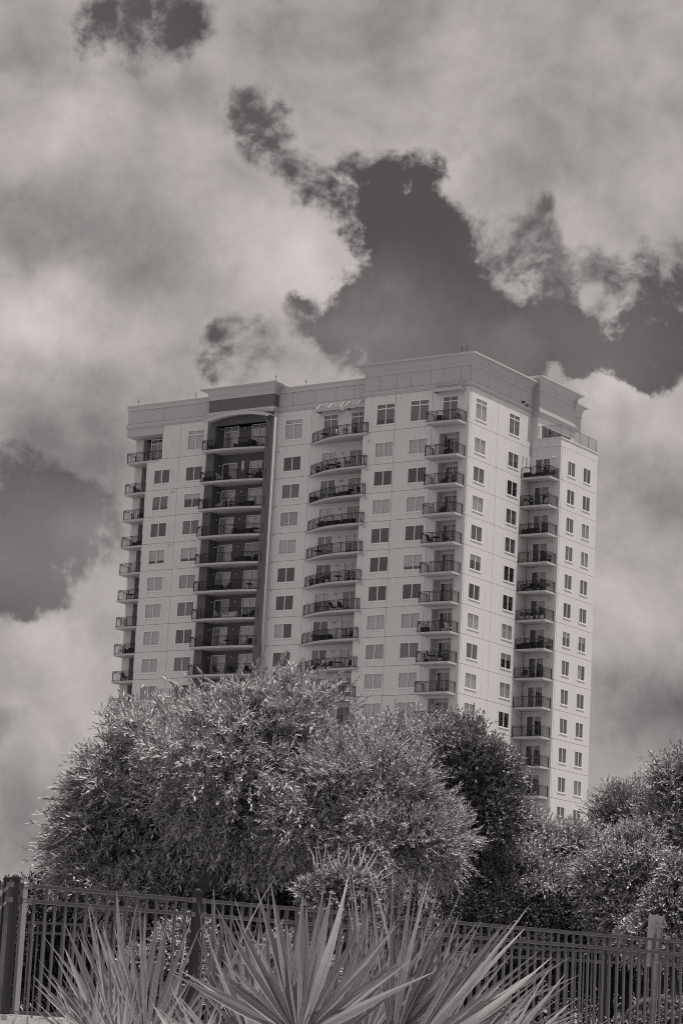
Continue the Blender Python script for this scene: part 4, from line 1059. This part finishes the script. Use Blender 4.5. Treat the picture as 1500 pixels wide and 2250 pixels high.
# ------------------------------------------------------------------ things standing on the balconies
_it = {}
def item_parts(kind):
    if kind in _it: return _it[kind]
    P = []
    leg = lambda x, y, h: MB().bar((x, y, 0), (x, y, h), .035)
    if kind in ('chair', 'pale_chair'):
        mm = M['dkthing'] if kind == 'chair' else M['ltthing']
        P.append(('seat', MB().box(-.26, .26, -.26, .26, .40, .47).mesh('seat', mm)))
        P.append(('backrest', MB().add([(-.26, .22, .47), (.26, .22, .47), (.26, .36, .98), (-.26, .36, .98), (-.26, .28, .47), (.26, .28, .47), (.26, .41, .98), (-.26, .41, .98)],
                                       [(0, 1, 2, 3), (7, 6, 5, 4), (0, 4, 5, 1), (3, 2, 6, 7), (0, 3, 7, 4), (1, 5, 6, 2)]).mesh('backrest', mm)))
        for x in (-.23, .23):
            P.append(('armrest', MB().box(x - .03, x + .03, -.22, .28, .62, .66).bar((x, -.2, .45), (x, -.2, .64), .03).mesh('armrest', mm)))
            for y in (-.22, .22): P.append(('leg', leg(x, y, .42).mesh('leg', mm)))
    elif kind == 'table':
        P.append(('table_top', MB().lathe([(.42, 0), (.44, .02), (.42, .04)], 0, 0, .68, 14).mesh('table_top', M['dkthing'])))
        P.append(('pedestal', MB().tube([(0, 0, .02), (0, 0, .68)], .035, 7).mesh('pedestal', M['dkthing'])))
        P.append(('base', MB().lathe([(.26, 0), (.24, .03), (.05, .06)], 0, 0, 0, 12).mesh('base', M['dkthing'])))
    elif kind in ('plant', 'palm_plant', 'pale_plant'):
        pot = MB().lathe([(.13, 0), (.20, .32), (.22, .34), (.22, .40), (.18, .40)], 0, 0, 0, 10).mesh('pot', M['ltthing'] if kind == 'pale_plant' else M['dkthing'])
        n = 90; h = .5 if kind != 'palm_plant' else .95
        d = nrm(NR.normal(size=(n, 3)) + np.array([0, 0, .5])); B = np.array([0, 0, .4 + h * .35]) + d * NR.uniform(.05, .3, (n, 1)) * np.array([1, 1, h * 1.6])
        P.append(('pot', pot)); P.append(('foliage', leaf_mesh('foliage', B, d, nrm(NR.normal(size=(n, 3))), NR.uniform(.12, .26, n), NR.uniform(.04, .09, n), M['leafdk'])))
        P.append(('stem', MB().tube([(0, 0, .38), (.02, 0, .5 + h * .5)], .015, 5).mesh('stem', M['bark'])))
    elif kind in ('umbrella', 'dark_umbrella'):
        mm = M['cloth'] if kind == 'umbrella' else M['dkthing']
        P.append(('pole', MB().tube([(0, 0, .05), (0, 0, 2.1)], .025, 6).mesh('pole', M['galv'])))
        P.append(('canopy', MB().lathe([(.10, 0), (.15, .15), (.12, .45), (.14, .6), (.10, .85), (.13, .95), (.06, 1.15), (.015, 1.22)], 0, 0, .95, 9).mesh('canopy', mm)))
        P.append(('base', MB().lathe([(.25, 0), (.25, .06), (.06, .1)], 0, 0, 0, 10).mesh('base', M['dkthing'])))
    elif kind in ('sofa', 'pale_sofa'):
        mm = M['dkthing'] if kind == 'sofa' else M['cloth']
        P.append(('seat', MB().box(-.75, .75, -.35, .3, .12, .42).mesh('seat', mm)))
        P.append(('backrest', MB().box(-.75, .75, .3, .45, .12, .8).mesh('backrest', mm)))
        for x in (-.83, .75): P.append(('armrest', MB().box(x, x + .08, -.35, .45, .05, .6).mesh('armrest', mm)))
    elif kind == 'grill':
        P.append(('body', MB().box(-.35, .35, -.25, .25, .45, .75).box(-.05, .05, -.05, .05, .75, .8).mesh('body', M['dkthing'])))
        P.append(('lid', MB().add([(-.35, -.25, .752), (.35, -.25, .752), (.35, .25, .752), (-.35, .25, .752), (-.3, -.1, 1.0), (.3, -.1, 1.0), (.3, .2, 1.0), (-.3, .2, 1.0)], [(3, 2, 1, 0), (4, 5, 6, 7), (0, 1, 5, 4), (1, 2, 6, 5), (2, 3, 7, 6), (3, 0, 4, 7)]).mesh('lid', M['dkthing'])))
        for x in (-.3, .3):
            for y in (-.2, .2): P.append(('leg', leg(x, y, .46).mesh('leg', M['dkthing'])))
    elif kind == 'box':
        P.append(('bin', MB().box(-.4, .4, -.22, .22, 0, .5).mesh('bin', M['dkthing']))); P.append(('lid', MB().box(-.43, .43, -.25, .25, .5, .56).mesh('lid', M['dkthing'])))
    _it[kind] = P
    return P
WORD = {'chair': ('chair', 'dark chair'), 'pale_chair': ('chair', 'pale chair'), 'table': ('table', 'small dark round table'), 'plant': ('plant', 'leafy plant in a dark pot'), 'pale_plant': ('plant', 'leafy plant in a white pot'),
        'palm_plant': ('plant', 'tall dark potted plant'), 'umbrella': ('umbrella', 'folded white parasol'), 'dark_umbrella': ('umbrella', 'folded dark parasol'), 'sofa': ('sofa', 'dark outdoor sofa'),
        'pale_sofa': ('sofa', 'pale cushioned outdoor sofa'), 'grill': ('grill', 'dark covered grill'), 'box': ('storage box', 'dark storage box')}
OBJN = {'chair': 'balcony_chair', 'pale_chair': 'balcony_chair', 'table': 'balcony_table', 'plant': 'potted_plant', 'pale_plant': 'potted_plant', 'palm_plant': 'potted_plant', 'umbrella': 'parasol', 'dark_umbrella': 'parasol',
        'sofa': 'outdoor_sofa', 'pale_sofa': 'outdoor_sofa', 'grill': 'grill', 'box': 'storage_box'}
ORD = ['top', 'second', 'third', 'fourth', 'fifth', 'sixth', 'seventh', 'eighth', 'ninth', 'tenth', 'eleventh', 'twelfth']
def where(st, k):
    nm = {'bay': 'dark-bay balcony', 'curved': 'curved balcony', 'corner': 'near-corner balcony', 'wing': 'right-wing balcony', 'left': 'far-left balcony'}[st]
    i = k - (1 if st == 'wing' else 0)
    return 'the top ' + nm if i == 0 else f'the {ORD[i]} {nm} down'
ITEMS = {
    ('bay', 0): [('chair', -32.9, .8), ('sofa', -29.0, 1.0), ('grill', -27.9, 1.5), ('palm_plant', -28.6, 1.9)],
    ('bay', 1): [('box', -33.1, .6), ('pale_chair', -31.6, .9), ('chair', -30.6, 1.1), ('umbrella', -28.6, .9), ('table', -28.1, 1.3), ('chair', -27.2, 1.4), ('plant', -26.6, 1.5), ('dark_umbrella', -26.2, 1.3)],
    ('bay', 2): [('palm_plant', -33.2, .6), ('pale_chair', -31.7, 1.1), ('plant', -30.6, .9), ('plant', -29.9, .9), ('sofa', -28.1, 1.2)],
    ('bay', 3): [('sofa', -28.0, 1.2), ('chair', -29.5, 1.2), ('table', -26.8, 1.4)],
    ('bay', 4): [('sofa', -28.3, 1.3), ('chair', -26.9, 1.5), ('plant', -31.9, .8)],
    ('bay', 5): [('chair', -29.8, 1.1), ('sofa', -31.4, 1.0), ('table', -27.2, 1.4)],
    ('bay', 6): [('table', -32.0, .9), ('pale_sofa', -29.2, 1.0), ('pale_chair', -30.8, 1.0), ('chair', -26.9, 1.5)],
    ('bay', 7): [('chair', -31.9, .9), ('table', -29.5, 1.2), ('plant', -28.4, 1.2), ('chair', -27.0, 1.5)],
    ('bay', 8): [('chair', -30.6, 1.0), ('chair', -28.8, 1.2), ('table', -28.2, 1.3), ('chair', -26.8, 1.5), ('plant', -27.5, 1.3)],
    ('curved', 0): [('table', -18.4, 1.2), ('pale_plant', -15.2, .3), ('pale_chair', -16.2, .8), ('plant', -13.9, .3)],
    ('curved', 1): [('palm_plant', -12.8, .25), ('plant', -17.6, .9), ('plant', -16.0, .5), ('pale_plant', -14.8, .4), ('table', -16.9, .9), ('plant', -19.2, 1.4)],
    ('curved', 2): [('chair', -13.0, .5), ('sofa', -15.5, .8), ('table', -14.2, .5), ('box', -19.6, 1.55)],
    ('curved', 3): [('sofa', -16.9, .9), ('sofa', -14.7, .7), ('chair', -18.6, 1.3)],
    ('curved', 4): [('table', -18.6, 1.3)],
    ('curved', 5): [('palm_plant', -13.9, .4), ('plant', -17.4, .8), ('plant', -19.3, 1.5), ('pale_plant', -16.6, .5), ('table', -15.3, .5)],
    ('curved', 6): [('chair', -15.6, .4), ('chair', -14.7, .4)],
    ('curved', 7): [('sofa', -17.0, .9), ('chair', -13.5, .6), ('table', -18.4, 1.2)],
    ('curved', 8): [('sofa', -17.9, 1.1), ('table', -14.7, .5), ('chair', -13.2, .6), ('chair', -16.0, .7)],
    ('corner', 0): [('plant', -1.0, -.5), ('chair', -3.2, -.6)],
    ('corner', 1): [('box', -1.6, -1.1), ('dark_umbrella', -2.2, -.7)],
    ('corner', 2): [('chair', -2.2, -.8), ('plant', -.9, -1.1)],
    ('corner', 3): [('chair', -2.4, -.5)],
    ('corner', 4): [('table', -2.8, -.8), ('chair', -3.5, -.8), ('chair', -1.6, -.8)],
    ('corner', 7): [('box', -3.5, -1.0), ('pale_plant', -1.6, -.7), ('pale_chair', -.9, -.8)],
    ('corner', 8): [('palm_plant', -3.3, -.8), ('table', -2.7, -.9), ('pale_plant', -1.7, -.9), ('plant', -1.0, -1.0)],
    ('wing', 1): [('box', .6, 11.1), ('sofa', 1.6, 11.9), ('table', 2.6, 11.4), ('chair', 3.0, 12.0)],
    ('wing', 2): [('pale_plant', .5, 11.1), ('pale_chair', 2.7, 11.6), ('plant', 1.2, 11.1)],
    ('wing', 3): [('sofa', 1.0, 11.5)],
    ('wing', 4): [('chair', 2.5, 11.6), ('plant', 3.1, 11.8)],
    ('wing', 5): [('plant', .6, 11.1), ('chair', 1.2, 11.3), ('table', 1.8, 11.4), ('chair', 2.4, 11.4), ('pale_plant', 3.1, 11.6)],
    ('wing', 6): [('pale_plant', .6, 11.05), ('pale_plant', 1.2, 11.05), ('pale_plant', 1.7, 11.05), ('pale_plant', 2.3, 11.05), ('pale_plant', 2.9, 11.05)],
    ('wing', 7): [('sofa', .9, 11.4), ('table', 2.0, 11.3), ('chair', 2.5, 11.4), ('palm_plant', 3.1, 12.2)],
    ('wing', 8): [('chair', .9, 11.3), ('plant', 2.9, 11.3)],
    ('left', 1): [('chair', -44.4, 2.8)], ('left', 2): [('chair', -43.6, 2.7)], ('left', 3): [('sofa', -43.6, 2.9)], ('left', 5): [('table', -44.3, 2.8)], ('left', 6): [('pale_chair', -44.9, 2.6)], ('left', 7): [('pale_chair', -45.0, 2.7), ('sofa', -43.6, 2.8)], ('left', 8): [('chair', -44.2, 2.7)],
}
SIDE = {2: ['left', 'right'], 3: ['left', 'middle', 'right'], 4: ['leftmost', 'second from left', 'third from left', 'rightmost'], 5: ['leftmost', 'second from left', 'middle', 'second from right', 'rightmost']}
NUMW = {2: 'two', 3: 'three', 4: 'four', 5: 'five'}
for (st, k), lst in ITEMS.items():
    byk = {}
    for it in lst: byk.setdefault(it[0], []).append(it)
    for kind, its in byk.items():
        its.sort(key=lambda q: q[1])
        for i, (kd, x, y) in enumerate(its):
            e = empty(OBJN[kd]); ang = rnd.uniform(-.5, .5) + (0 if rnd.random() < .6 else math.pi / 2)
            e.matrix_world = BM @ Matrix.Translation((x, y, FLOORZ(k) - .029)) @ Matrix.Rotation(ang if kd not in ('sofa', 'pale_sofa', 'box') else 0, 4, 'Z')
            lab = WORD[kd][1] + ' on ' + where(st, k)
            if len(its) > 1: lab += f', {SIDE[len(its)][i]}' + ('' if len(its) > 3 else f' of {NUMW[len(its)]}')
            tag(e, lab, WORD[kd][0], 'furniture and plants on the balconies')
            for pn, me in item_parts(kd): obj(pn, me, e)
